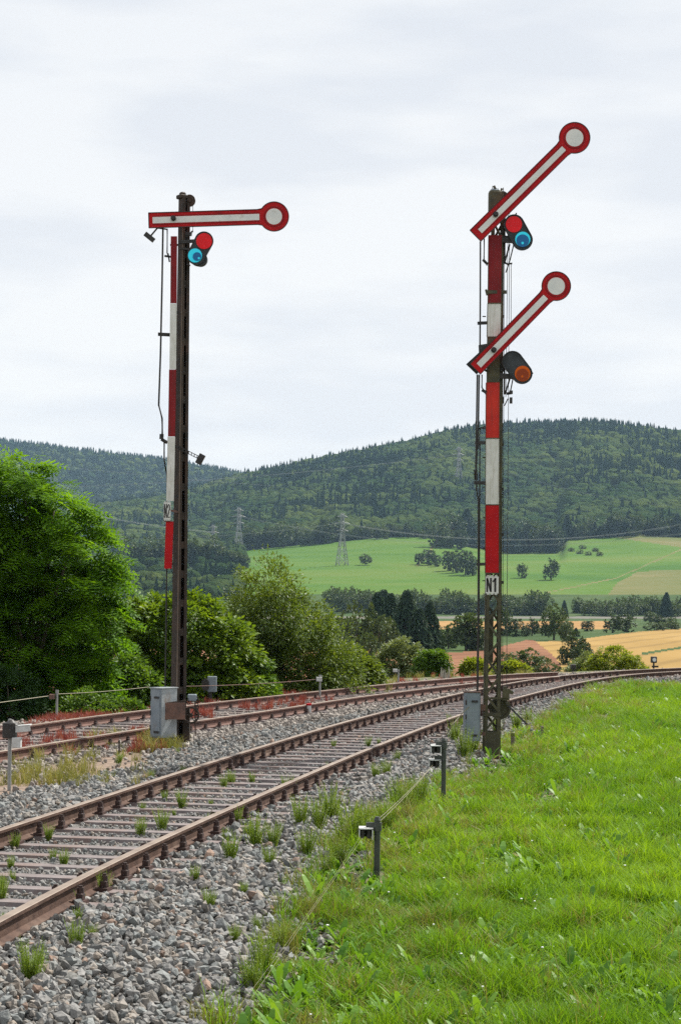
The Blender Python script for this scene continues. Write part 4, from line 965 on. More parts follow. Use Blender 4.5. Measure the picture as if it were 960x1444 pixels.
# ------------------------------------------------------------------ signals
class Sig:
    """local frame of a signal: photo column/row at the signal's own distance -> metres from its foot"""
    def __init__(s, px, py, Y, **k):
        s.Y = Y; b = W(px, py, Y); s.b = b; s.t = empty('semaphore_signal', b, **k); s.k = Y / F
    def __call__(s, px, py, dy=0.0):
        p = W(px, py, s.Y + (dy or -.13)) - s.b; return Vector((p.x, dy, p.z))
    def xz(s, px, py): p = W(px, py, s.Y - .22) - s.b; return (p.x, p.z)
def dirn(a, b): d = (Vector(b) - Vector(a)); return d / d.length
def arm(S, tail, head, hw, r_out, r_in, piv, strip0, strip1, shw, dy, mrim):
    """tail/head: photo points of the arm's end middle and disc centre"""
    k = S.k; a = Vector(S.xz(*tail)); c = Vector(S.xz(*head)); d = (c - a).normalized(); n = Vector((-d.y, d.x)); L = (c - a).length
    ro, ri, h = r_out * k, r_in * k, hw * k; 
    def outline(ro, h, inset=0):
        p = [a + d * inset - n * h]
        neck = L - math.sqrt(ro * ro - (h * 1.0) ** 2)
        p.append(a + d * (neck - .06) - n * h)
        a0 = math.asin(min(1, (h + .012) / ro)); 
        for i in range(41):
            th = math.pi - a0 - (2 * math.pi - 2 * a0) * i / 40
            th = -th
            p.append(c + d * (ro * math.cos(th)) + n * (ro * math.sin(th)))
        p.append(a + d * (neck - .06) + n * h); p.append(a + d * inset + n * h)
        return [(q.x, q.y) for q in p]
    o = MB(); o.prism(outline(ro, h), dy - .012, dy + .004); ao = o.build('signal_arm', M_RED, S.t)
    e = MB(); P_ = outline(ro, h); 
    for i in range(len(P_)):
        q0, q1 = P_[i], P_[(i + 1) % len(P_)]
        e.bar((q0[0], dy - .012, q0[1]), (q1[0], dy - .012, q1[1]), .010, .022)
    e.build('rim', mrim, ao)
    s0 = a + d * strip0 * k; s1 = a + d * strip1 * k; sh = shw * k
    st = MB(); st.prism([(s0.x - n.x * sh, s0.y - n.y * sh), (s1.x - n.x * sh, s1.y - n.y * sh), (s1.x + n.x * sh, s1.y + n.y * sh), (s0.x + n.x * sh, s0.y + n.y * sh)], dy - .017, dy - .010); st.build('white_strip', M_WHITE, ao)
    # raised seams beside the strip
    sm = MB()
    for g in (-1, 1):
        q0 = s0 + n * (sh + .016) * g; q1 = s1 + n * (sh + .016) * g; sm.bar((q0.x, dy - .014, q0.y), (q1.x, dy - .014, q1.y), .007, .010)
    sm.ring((c.x, c.y), ri + .018, ri + .030, dy - .020, dy - .008); sm.build('raised_seam', M_REDDK, ao)
    w_ = MB(); w_.disc((c.x, c.y), ri, dy - .018, dy - .009); w_.build('white_disc', M_WHITE, ao)
    pv = Vector(S.xz(*piv)); b = MB(); b.disc((pv.x, pv.y), .04, dy - .07, dy + .12, 12); b.disc((pv.x, pv.y), .026, dy - .10, dy - .06, 10); b.build('pivot', M_BLACK, ao)
    return ao
def lens(S, px, py, r, dy, m, parent, name, th=.012):
    c = S.xz(px, py); b = MB(); b.disc(c, r * S.k, dy - th, dy, 28); o = b.build(name, m, parent); return o
def plate(S, pts, size, txt, parent, dy):
    (x0, y0), (x1, y1) = pts; a = S(x0, y0, dy); b = S(x1, y1, dy); cx = (a.x + b.x) / 2; cz_ = (a.z + b.z) / 2; wd_ = abs(b.x - a.x); hh = abs(a.z - b.z)
    p = MB(); p.box((cx, dy, cz_), (wd_, .008, hh)); 
    for j in range(3):                                   # notched white edge of the old plate
        p.box((cx + (j - 1) * wd_ * .3, dy, cz_ + hh / 2 + .008), (wd_ * .2, .008, .02)); p.box((cx + (j - 1) * wd_ * .3, dy, cz_ - hh / 2 - .008), (wd_ * .2, .008, .02))
    po = p.build('number_plate', M_WHITE2, parent)
    gl = {'N': [((.08, 0), (.08, 1), .17), ((.42, 0), (.42, 1), .17), ((.08, .92), (.42, .08), .17)], '1': [((.30, 0), (.30, 1), .19), ((.06, .72), (.30, .93), .15)],
          '2': [((.05, .72), (.08, .88), .15), ((.08, .86), (.20, .955), .14), ((.18, .955), (.34, .95), .12), ((.33, .94), (.42, .82), .15), ((.42, .84), (.41, .66), .16), ((.42, .68), (.08, .10), .16), ((.02, .06), (.48, .06), .13)]}
    L_ = MB()
    for ci, chh in enumerate(txt):
        for (p, q, tk) in gl[chh]:
            f = lambda r_: (cx - wd_ * .44 + (ci * .50 + r_[0] * (.88 if ci else .9)) * wd_ * .90, dy - .0065, cz_ - hh * .42 + r_[1] * hh * .84)
            L_.bar(f(p), f(q), tk * wd_ * .80, .004)
    me = L_.mesh('lettering', M_BLACK)
    return link('lettering', me, po)
def rod(S, pts, r, parent, name='operating_rod', dy=0, m=None):
    b = MB(); b.tube([S(x, y, dy) for x, y in pts], r, 8); return b.build(name, m or M_BLACK, parent)

# ---- left signal N2
S2 = Sig(251, 1047, 28.8, label='left railway semaphore signal N2 with its single arm horizontal', cat='railway signal', group='semaphore signals')
k = S2.k; t2 = S2.t
topz = S2(258, 274).z; yaw = R_(36)
def mast_frame(a, z): # local direction helper for yawed mast
    pass
def channel_mast(S, topz, b0, b1, yaw, m):
    rot = Matrix.Rotation(yaw, 3, 'Z')
    out = []
    # two U channels with webs left and right, battens between them
    for sx in (-1, 1):
        b = MB()
        def ringz(z, h):
            pts = [(sx * h, -h), (sx * h, h), (sx * (h - .05), h), (sx * (h - .05), h - .012), (sx * (h - .012), h - .012), (sx * (h - .012), -h + .012), (sx * (h - .05), -h + .012), (sx * (h - .05), -h)]
            return [b.bm.verts.new(rot @ Vector((x, y, z))) for x, y in pts]
        a_, c_ = ringz(-.15, b0), ringz(topz - .02, b1)
        for i in range(8): b.bm.faces.new((a_[i], a_[(i + 1) % 8], c_[(i + 1) % 8], c_[i]))
        b.bm.faces.new(a_); b.bm.faces.new(c_)
        out.append(b.build('mast_channel', m, S.t))
    bt = MB(); z = .35
    while z < topz - .1:
        h = b0 + (b1 - b0) * z / topz
        for sy in (-1, 1):
            bt.box(rot @ Vector((0, sy * (h - .016), z)), (2 * h - .03, .008, .11), rot)
        z += .44
    bt.build('battens', m, S.t)
    bk = MB(); h0_, h1_ = b0, b1
    bk.bm.faces.new([bk.bm.verts.new(rot @ Vector(p)) for p in ((-h0_ + .01, h0_ * .5, 0), (h0_ - .01, h0_ * .5, 0), (h1_ - .01, h1_ * .5, topz - .05), (-h1_ + .01, h1_ * .5, topz - .05))])
    bmesh.ops.solidify(bk.bm, geom=bk.bm.faces[:], thickness=.008)
    bk.build('web_plate', m, S.t)
channel_mast(S2, topz, .088, .064, yaw, M_DARK)
rot_ = Matrix.Rotation(yaw, 3, 'Z'); eg = MB(); eg.bar(rot_ @ Vector((-.086, -.090, .0)), rot_ @ Vector((-.062, -.068, topz - .3)), .016, .012); eg.build('flange_highlight', M_EDGE, t2)  # thin lighter bars added as the painted bright line along the flanges
eg = MB(); eg.bar(rot_ @ Vector((-.040, -.080, .0)), rot_ @ Vector((-.030, -.060, topz - .3)), .012, .010); eg.build('flange_highlight', M_EDGE, t2)
cp = MB(); a = S2(256.5, 273); cp.box((a.x, 0, a.z - .02), (.15, .15, .06), Matrix.Rotation(yaw, 3, 'Z'), bev=.012); cp.box((a.x - .0, 0, a.z + .03), (.09, .09, .05), Matrix.Rotation(yaw, 3, 'Z'), bev=.02); cp.build('mast_cap', M_DARK, t2)
pw = MB(); c = S2.xz(265.5, 278); pw.disc(c, .09, -.02, .03, 24); pw.disc(c, .03, -.05, .06, 12); pw.build('lamp_hoist_pulley', M_DARK, t2)
rod(S2, [(271, 278), (271, 325)], .004, t2, 'hoist_wire', 0, M_WIREDK)
arm(S2, (209.5, 310), (386.3, 304.5), 10.6, 20.6, 11.3, (244.5, 307.5), 5.5, 155, 4.4, -.19, M_BLACK)
# small weight lever at the arm tail
cw = MB(); cw.bar(S2(222, 321, -.16), S2(211, 334, -.16), .022, .02); cw.bar(S2(204.5, 329, -.16), S2(217, 339, -.16), .07, .05); cw.bar(S2(222, 321, -.16), S2(236, 323, -.16), .02, .02); cw.build('counterweight_lever', M_BLACK, t2)
rod(S2, [(229.8, 322), (228.5, 400), (226.3, 500), (223.8, 571), (228.5, 590), (228.8, 612)], .014, t2, dy=-.14)
rod(S2, [(228, 612), (227.6, 619)], .032, t2, 'rod_joint', -.14)
rod(S2, [(227.6, 619), (232, 622), (236, 624)], .026, t2, 'bell_crank', -.13)
rod(S2, [(231.5, 624), (231.5, 648), (235.5, 672), (235.5, 760), (234, 900), (233, 968)], .012, t2, dy=-.10)
rod(S2, [(235.8, 322), (235.6, 356), (238, 362)], .010, t2, 'lamp_rod', -.12)
lk = MB(); lk.bar(S2(232, 360.5, -.12), S2(243, 362, -.12), .03, .02); lk.bar(S2(237, 357, -.12), S2(239, 369, -.12), .022, .02); lk.build('lamp_rod_lever', M_BLACK, t2)
br = MB(); br.bar(S2(223, 471, -.13), S2(242, 472, -.05), .05, .03); br.build('rod_guide', M_BLACK, t2)
# lamp shield with red and blue glass
sh = MB(); sh.prism(hull2([(*S2.xz(287.5, 339), 12.8 * k), (*S2.xz(276.5, 360), 12.2 * k)]), -.20, -.185); sh.prism(hull2([(*S2.xz(282, 363.5), 9.8 * k), (*S2.xz(278, 362), 10.5 * k)]), -.183, -.05)
sho = sh.build('lamp_shield', M_SHIELD, t2)
rim = MB(); 
P_ = hull2([(*S2.xz(287.5, 339), 12.8 * k), (*S2.xz(276.5, 360), 12.2 * k)])
for i in range(len(P_)): q0, q1 = P_[i], P_[(i + 1) % len(P_)]; rim.bar((q0[0], -.202, q0[1]), (q1[0], -.202, q1[1]), .010, .02)
rim.build('shield_rim', M_BLACK, sho)
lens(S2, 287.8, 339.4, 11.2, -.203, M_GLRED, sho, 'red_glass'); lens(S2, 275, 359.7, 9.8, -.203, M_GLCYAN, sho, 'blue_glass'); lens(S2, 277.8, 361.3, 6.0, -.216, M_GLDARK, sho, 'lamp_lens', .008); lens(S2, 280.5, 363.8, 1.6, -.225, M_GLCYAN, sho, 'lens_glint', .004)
ar = MB(); ar.bar(S2(252, 341, -.10), S2(280, 339, -.12), .05, .03); ar.bar(S2(254, 350, -.10), S2(276, 352, -.12), .03, .03); ar.bar(S2(262, 329, -.08), S2(270, 330, -.10), .05, .05); ar.bar(S2(262, 334, -.08), S2(272, 325, -.10), .02, .02); ar.build('lamp_bracket', M_BLACK, t2)
hd = MB(); hd.bar(S2(264, 372, -.1), S2(268, 374, -.12), .02, .02); hd.build('lamp_hook', M_BLACK, t2)
# red and white mast board
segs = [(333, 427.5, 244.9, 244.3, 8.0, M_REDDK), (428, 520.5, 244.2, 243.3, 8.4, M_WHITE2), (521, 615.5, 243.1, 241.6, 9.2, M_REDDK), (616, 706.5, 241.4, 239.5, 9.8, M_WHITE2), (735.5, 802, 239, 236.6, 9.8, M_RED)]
for (y0, y1, x0, x1, wd_, mm) in segs:
    b = MB(); hw = wd_ / 2; lp = S2(x0 - hw, y0, 0), S2(x0 + hw, y0, 0), S2(x1 + hw, y1, 0), S2(x1 - hw, y1, 0)
    b.prism([(p.x, p.z) for p in lp], -.150, -.140); b.prism([(p.x, p.z) for p in (lp[1], Vector((lp[1].x + .008, 0, lp[1].z)), Vector((lp[2].x + .008, 0, lp[2].z)), lp[2])], -.150, -.10)
    o = b.build('mast_board', mm, t2); o['label'] = ('white' if mm is M_WHITE2 else 'red') + ' section of the mast board'
bk = MB()
for y in (345, 440, 535, 630, 700, 760, 795): bk.bar(S2(240, y, -.125), S2(252, y, -.09), .03, .02)
bk.build('board_brackets', M_BLACK, t2)
plate(S2, ((231, 708.5), (240.6, 732.5)), 1, 'N2', t2, -.175)
pb2 = MB(); pb2.bar(S2(231, 734.5, -.16), S2(241, 734.5, -.16), .02, .03); pb2.bar(S2(242, 720, -.16), S2(250, 722, -.06), .03, .1); pb2.build('plate_bracket', M_RUSTBR, t2)
# weighted lever through the mast
lv = MB(); a = S2(232, 621, -.12); b_ = S2(282, 646, -.12); lv.bar(a, S2(252, 631, -.12), .028, .02)
for off in (-1, 1):
    lv.bar(S2(250, 630 + off * 2.0, -.12), S2(281, 645.5 + off * 2.0, -.12), .010, .018)
for i in range(7):
    x = 254 + i * 4; y = 632 + i * 2.0; lv.bar(S2(x, y - 2, -.12), S2(x, y + 2, -.12), .012, .018)
lo = lv.build('balance_lever', M_BLACK, t2); wb_ = MB(); wb_.bar(S2(279, 654, -.12), S2(286, 641, -.12), .09, .10); wb_.build('weight', M_BLACK, lo)
# cabinet on the mast
def cabinet(S, cx, z0, z1, wl, wr, yaw, dy, parent, mf, ms, name='drive_cabinet'):
    rot = Matrix.Rotation(yaw, 3, 'Z'); c = S(cx, z0, dy); zt, zb = S(cx, z0).z, S(cx, z1).z
    b = MB(); b.box((c.x, dy, (zt + zb) / 2), (wl, wr, zt - zb), rot, bev=.006); co = b.build(name, mf, parent)
    # side sheets differ: streaked zinc on the right
    sd = MB(); p = rot @ Vector((wl / 2 + .003, 0, 0)); sd.box((c.x + p.x, dy + p.y, (zt + zb) / 2), (.004, wr - .012, zt - zb - .012), rot); sd.build('side_panel', ms, co)
    for f in (.2, .5, .8):
        hg = MB(); p = rot @ Vector((-wl / 2 + .012, -wr / 2 - .008, 0)); hg.tube([(c.x + p.x, dy + p.y, zb + (zt - zb) * f - .035), (c.x + p.x, dy + p.y, zb + (zt - zb) * f + .035)], .009, 6); hg.build('hinge', M_DARK, co)
    rf = MB(); rf.box((c.x, dy, zt + .008), (wl + .03, wr + .03, .014), rot); rf.build('cabinet_lid', ms, co)
    dr = MB(); p = rot @ Vector((0.0, -wr / 2 - .004, 0)); dr.box((c.x + p.x, dy + p.y, (zt + zb) / 2), (wl - .05, .006, zt - zb - .05), rot); do = dr.build('door', mf, co)
    for f in (.82, .12):
        h_ = MB(); p = rot @ Vector((wl * .12, -wr / 2 - .014, 0)); h_.box((c.x + p.x, dy + p.y, zb + (zt - zb) * f), (wl * .40, .016, .030), rot); h_.build('latch', M_BLACK, do)
    return co
cabinet(S2, 231.0, 970, 1039, .235, .33, R_(-40), -.30, t2, M_ZINC, M_ZINC2)
rb = MB(); rb.box(S2(245, 1003, -.42), (.34, .02, .25), Matrix.Rotation(R_(8), 3, 'Z')); rb.build('rusty_bracket_plate', M_RUSTBR, t2)
fr = MB(); fr.bar(S2(229, 993, -.44), S2(261, 989, -.36), .03, .03); fr.bar(S2(229, 1014, -.44), S2(261, 1012, -.36), .03, .03); fr.bar(S2(260, 989, -.36), S2(260, 1013, -.36), .03, .03); fr.build('bracket_frame', M_DARK, t2)
wh = MB(); c = S2.xz(269, 1009); wh.ring(c, 9.5 * k, 12 * k, -.22, -.17, 24); wh.disc(c, .03, -.24, -.15, 10)
for a in range(6): wh.bar((c[0], -.195, c[1]), (c[0] + math.cos(a * 1.047) * .11, -.195, c[1] + math.sin(a * 1.047) * .11), .014, .014)
wh.build('wire_wheel', M_DARK, t2)
gb = MB(); gb.box(S2(271, 984, -.15), (.13, .12, .10), bev=.008); gb.build('junction_box', M_ZINC, t2)
lg = MB(); lg.bar(S2(259, 986, -.30), S2(266, 994, -.30), .018, .018); lg.bar(S2(265, 985, -.28), S2(268, 994, -.28), .014, .014); lg.bar(S2(275, 990, -.2), S2(275.5, 1038, -.2), .018, .018); lg.build('linkage', M_DARK, t2)
ch = MB()
for i in range(7): ch.ring(S2.xz(277 + (i % 2) * 1.5, 985 + i * 4.2), .016, .028, -.20, -.185, 10)
ch.build('pull_chain', M_DARK, t2)
bs = MB(); bs.box((0, 0, -.16), (.34, .34, .34), bev=.03); bs.build('foundation', M_CONC, t2)
lm = MB(); lm.box(S2(262, 1022, .0), (.10, .16, .5)); lm.build('mast_stub', M_DARK, t2)

# ---- right signal N1
S1 = Sig(692.5, 1070, 28.3, label='right railway semaphore signal N1 with two arms raised diagonally', cat='railway signal', group='semaphore signals')
k = S1.k; t1 = S1.t; tz1 = S1(699, 268).z
# lattice mast: four angle posts and zigzag bracing
def half_w(z): return .127 + (.088 - .127) * z / tz1
pst = []
for sx in (-1, 1):
    for sy in (-1, 1):
        b = MB(); h0, h1 = half_w(0), half_w(tz1); L = .055
        for (d1x, d1y) in ((1, 0), (0, 1)):
            q = [(sx * h0, sy * h0), (sx * (h0 - (L if d1x else .009)), sy * (h0 - (L if d1y else .009)))]; q1 = [(sx * h1, sy * h1), (sx * (h1 - (L if d1x else .009) * .8), sy * (h1 - (L if d1y else .009)))]
            lo_ = [(q[0][0], q[0][1]), (q[1][0], q[0][1]), (q[1][0], q[1][1]), (q[0][0], q[1][1])]; hi_ = [(q1[0][0], q1[0][1]), (q1[1][0], q1[0][1]), (q1[1][0], q1[1][1]), (q1[0][0], q1[1][1])]
            A_ = [b.bm.verts.new((x, y, 0)) for x, y in lo_]; B_ = [b.bm.verts.new((x, y, tz1)) for x, y in hi_]
            for i in range(4): b.bm.faces.new((A_[i], A_[(i + 1) % 4], B_[(i + 1) % 4], B_[i]))
            b.bm.faces.new(A_); b.bm.faces.new(B_)
        b.build('corner_angle', M_DARKG, t1)
brc = MB(); z = .42; sgn = 1; zend = tz1 - .1
while z < zend:
    h = half_w(z); st_ = .27
    for sy, s2 in ((-1, sgn), (1, -sgn)):
        brc.bar((-s2 * (h - .02), sy * (h - .004), z), (s2 * (h - .02), sy * (h - .004), z + st_), .034, .008)
    for sx, s2 in ((-1, sgn), (1, -sgn)):
        brc.bar((sx * (h - .004), -s2 * (h - .02), z), (sx * (h - .004), s2 * (h - .02), z + st_), .034, .008, up=(1, 0, 0))
    z += st_; sgn = -sgn
brc.build('lattice_bracing', M_DARKG, t1)
bp_ = MB(); h = half_w(.2)
for sx, sy, dx, dy_ in ((0, -1, h * 1.9, .01), (0, 1, h * 1.9, .01)): bp_.box((0, sy * (h - .010), .21), (dx, dy_, .40))
for sx in (-1, 1): bp_.box((sx * (h - .010), 0, .21), (.01, h * 1.8, .40))
for zz_ in (.95, 1.35): bp_.box((0, -h - .004, S1(692, 1008).z if zz_ == .95 else S1(692, 985).z), (h * 2.05, .012, .055 if zz_ == .95 else .03))
bp_.build('foot_plates', M_DARKG, t1)
ft = MB(); ft.prism([(-.27, -.10), (.19, -.10), (.17, .05), (-.12, .07)], -.24, .25); ft.box((.04, 0, -.05), (.30, .44, .08)); ft.build('foundation_frame', M_DARK, t1)
# inner pipe visible through the lattice
ip = MB(); a0, a1 = S1(692, 866), S1(691.5, 935); ip.box(((a0.x + a1.x) / 2, .04, (a0.z + a1.z) / 2), (.10, .06, a0.z - a1.z)); ip.build('inner_guide_box', M_DARKG, t1)
# cap
cap = MB(); c = S1(698.5, 268); cap.box((c.x, -.02, c.z - .21), (17.6 * k, .20, .44), bev=.02); cap.build('mast_head', M_DARKG, t1)
cp = MB(); c = S1(699, 262); cp.box((c.x, -.02, c.z - .05), (15 * k, .17, .06), bev=.028); cp.build('mast_cap', M_ZINC, t1)
pl = MB(); c = S1.xz(711, 271); pl.disc(c, 7 * k, .02, .06, 24); pl.build('lamp_hoist_pulley', M_DARK, t1)
# red and white board
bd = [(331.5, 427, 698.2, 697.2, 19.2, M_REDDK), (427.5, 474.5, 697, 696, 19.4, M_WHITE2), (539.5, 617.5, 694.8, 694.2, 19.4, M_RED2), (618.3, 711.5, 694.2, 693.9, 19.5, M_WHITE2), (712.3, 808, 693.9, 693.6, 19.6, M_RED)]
for (y0, y1, x0, x1, wd_, mm) in bd:
    b = MB(); hw = wd_ / 2; lp = S1(x0 - hw, y0), S1(x0 + hw, y0), S1(x1 + hw, y1), S1(x1 - hw, y1)
    b.prism([(p.x, p.z) for p in lp], -.158, -.148); b.prism([(p.x, p.z) for p in (lp[1], Vector((lp[1].x - .006, 0, lp[1].z)), Vector((lp[2].x - .006, 0, lp[2].z)), lp[2])], -.150, -.10)
    o = b.build('mast_board', mm, t1); o['label'] = {M_WHITE2: 'white', M_RED: 'red', M_RED2: 'faded red', M_REDDK: 'dark red'}[mm] + ' section of the mast board'
ed = MB()
for (y0, y1, x0, x1, wd_, mm) in bd:
    for sg in (-1, 1): ed.bar(S1(x0 + sg * wd_ / 2, y0, -.155), S1(x1 + sg * wd_ / 2, y1, -.155), .008, .022)
    ed.bar(S1(x1 - wd_ / 2, y1 + .3, -.162), S1(x1 + wd_ / 2, y1 + .3, -.162), .014, .008)
ed.build('board_edging', M_DARKG, t1)
pt = MB(); a, b_ = S1(695.5, 475), S1(695, 539); pt.box(((a.x + b_.x) / 2, -.13, (a.z + b_.z) / 2), (18 * k, .05, a.z - b_.z)); pt.build('dark_board_section', M_DARKG, t1)
plate(S1, ((684.6, 813), (702.6, 837)), 1, 'N1', t1, -.175)
gd = MB(); gd.bar(S1(685, 411.5, -.17), S1(714, 411.5, -.12), .05, .03); gd.bar(S1(685, 408, -.17), S1(687, 416, -.17), .03, .04); gd.build('mast_clamp', M_DARKG, t1)
# step lugs along both edges
sg_ = MB()
for y in (446, 626, 689.5, 753.5, 821, 888, 940): sg_.bar(S1(704, y, -.06), S1(710, y + .5, -.06), .045, .05)
for y in (446, 604, 645, 687, 730, 774, 819): sg_.bar(S1(680, y, -.10), S1(685, y, -.10), .014, .02)
sg_.build('step_lugs', M_BLACK, t1)
arm(S1, (669.7, 333.2), (809.2, 195.2), 10.9, 21.6, 12.2, (698, 303.6), 9, 174, 3.9, -.27, M_BLACK)
arm(S1, (669.5, 521), (783.4, 404.1), 10.2, 20.2, 12.1, (695.3, 494.3), 7, 141, 4.2, -.27, M_BLACK)
# dark back plate of the lower arm
bp2 = MB(); pts = [(657.0, 513.5), (675, 497), (674.5, 486.5), (686, 484.5), (688, 490), (700, 480), (690, 505), (672, 528)]
bp2.prism([S1.xz(x, y) for x, y in pts], -.235, -.215); bp2.build('arm_back_plate', M_BLACK, t1)
# lamp shields
def shield(S, c1, c2, r1, r2, dy, parent, bracket_y):
    P_ = hull2([(*S.xz(*c1), r1 * k), (*S.xz(*c2), r2 * k)]); b = MB(); b.prism(P_, dy, dy + .05); so = b.build('lamp_shield', M_SHIELD, parent)
    e = MB()
    for i in range(len(P_)): q0, q1 = P_[i], P_[(i + 1) % len(P_)]; e.bar((q0[0], dy - .002, q0[1]), (q1[0], dy - .002, q1[1]), .010, .03)
    e.build('shield_rim', M_BLACK, so)
    br = MB(); br.bar(S(704, bracket_y, dy + .1), S(c2[0] - 6, bracket_y + 1, dy + .06), .075, .05); br.bar(S(706, c1[1] + 2, dy + .1), S(c1[0], c1[1], dy + .06), .03, .04); br.build('lamp_bracket', M_BLACK, parent)
    return so
s1 = shield(S1, (724.6, 316.5), (736.4, 338), 14.0, 14.0, -.22, t1, 338)
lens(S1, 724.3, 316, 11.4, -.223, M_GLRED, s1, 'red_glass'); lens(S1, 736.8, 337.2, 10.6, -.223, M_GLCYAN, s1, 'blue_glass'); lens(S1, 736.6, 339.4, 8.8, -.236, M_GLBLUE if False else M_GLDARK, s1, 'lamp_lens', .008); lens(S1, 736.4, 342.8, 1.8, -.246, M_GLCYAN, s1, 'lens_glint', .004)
s2_ = shield(S1, (722.5, 509.5), (736.0, 526.8), 14.4, 14.0, -.22, t1, 530)
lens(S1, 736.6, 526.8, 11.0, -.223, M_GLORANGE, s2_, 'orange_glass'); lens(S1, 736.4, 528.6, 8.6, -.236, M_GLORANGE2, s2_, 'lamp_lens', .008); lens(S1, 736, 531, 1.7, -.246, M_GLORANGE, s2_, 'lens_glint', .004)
kn = MB(); kn.bar(S1(749, 526, -.2), S1(751.5, 526, -.2), .02, .02); kn.bar(S1(727, 302, -.2), S1(728, 300, -.2), .02, .02); kn.build('shield_pins', M_BLACK, t1)
# rods on the left
rod(S1, [(677.2, 340), (677.0, 420), (676.6, 486)], .012, t1, dy=-.22)
rod(S1, [(682.5, 336), (682.2, 366), (685.5, 370), (686.5, 374)], .010, t1, 'lamp_rod', -.20)
rod(S1, [(675.4, 528), (674.2, 600), (671.2, 662), (671.8, 690), (674.4, 705), (674.2, 850), (672.8, 976)], .013, t1, dy=-.2)
rod(S1, [(672.8, 528), (671.6, 600), (670.6, 665)], .012, t1, dy=-.24)
rod(S1, [(676.4, 624), (676.2, 700), (675.4, 850), (673.6, 974)], .010, t1, dy=-.18)
rod(S1, [(679.4, 528), (679.2, 546), (682.5, 551), (685, 556)], .010, t1, 'lamp_rod', -.2)
rj = MB()
for (x0, y0, x1, y1, ww) in ((673.5, 455.5, 686, 455, .045), (670, 624.5, 684, 624, .045), (668.5, 680.5, 684, 681, .05), (672, 796, 684, 795.5, .045), (670.4, 662, 671, 676, .05), (680, 550, 685, 553, .04), (681, 366, 687, 372, .035), (682, 520, 686, 523, .03), (676, 604, 683, 602, .02), (674, 632, 677, 604, .016)):
    rj.bar(S1(x0, y0, -.2), S1(x1, y1, -.15), ww, .03)
rj.build('rod_guides', M_BLACK, t1)
# lamp hoist and rods on the right
rr_ = MB()
for (pts, r) in (([(711.5, 300), (711.5, 372)], .012), ([(718.5, 344), (712, 368)], .014), ([(724, 345), (719, 366), (713, 384)], .010), ([(709, 346), (720, 330)], .014), ([(706, 365), (715, 372), (722, 371)], .014),
                 ([(711.3, 508), (711.0, 556)], .013), ([(718.5, 534), (712, 556)], .014), ([(723, 534), (719.5, 552)], .010), ([(714, 555), (721, 554)], .022), ([(716, 562), (711, 572)], .009)):
    rr_.tube([S1(x, y, -.05) for x, y in pts], r, 6)
rr_.box(S1(707.5, 377, -.05), (.05, .06, .09)); rr_.box(S1(708, 564, -.05), (.05, .06, .10)); rr_.box(S1(720.3, 564.5, -.08), (.04, .04, .09)); rr_.box(S1(720.3, 553, -.08), (.05, .05, .05)); rr_.box(S1(708, 506, -.08), (.09, .06, .06)); rr_.box(S1(708, 519, -.08), (.05, .06, .10)); rr_.box(S1(708.5, 327, -.08), (.06, .06, .05)); rr_.box(S1(712, 337, -.08), (.11, .06, .10))
rr_.build('lamp_linkage', M_BLACK, t1)
hw_ = MB()
for (x0, y0, x1, y1) in ((711, 372, 708.2, 975), (718.4, 300, 714.0, 978), (716.4, 300, 713, 560), (720.6, 372, 720.2, 480)): hw_.tube([S1(x0, y0, -.03), S1(x1, y1, -.03)], .0045, 5)
hw_.build('hoist_wires', M_WIREDK, t1)
cabinet(S1, 665.3, 976, 1044, .225, .20, R_(4), -.24, t1, M_ZINC, M_RUSTBR)
cb = MB(); cb.bar(S1(676, 998, -.12), S1(684, 998, -.10), .09, .05); cb.bar(S1(676, 1035, -.12), S1(684, 1035, -.10), .05, .05); cb.build('cabinet_bracket', M_RUSTBR, t1)
ww_ = MB(); c = S1.xz(707, 1001); ww_.ring(c, 12 * k, 15.5 * k, .05, .10, 28); ww_.disc(c, 12.5 * k, .07, .08, 28); ww_.build('wire_wheel', M_DARKG, t1)
wl = MB(); wl.box(S1(713, 978, -.06), (.10, .10, .14)); wl.bar(S1(712, 968, -.06), S1(712, 985, -.06), .05, .06); wl.bar(S1(715, 973, -.08), S1(723, 978, -.08), .05, .04); wl.bar(S1(708, 985, -.06), S1(718, 985, -.06), .06, .05); wl.bar(S1(714, 990, -.06), S1(719, 996, -.06), .04, .04); wl.build('wheel_bearing', M_DARKG, t1)
lv = MB(); lv.bar(S1(717, 996, -.10), S1(743, 1022, -.30), .026, .02); lv.build('hand_lever', M_BLACK, t1)
wr_ = MB(); wr_.tube([S1(661, 997, -.36), S1(650, 1008, -.5), S1(637, 1023, -.7), G(628, 1038) - S1.b], .007, 5); wr_.build('pull_wire', M_WIRE, t1)

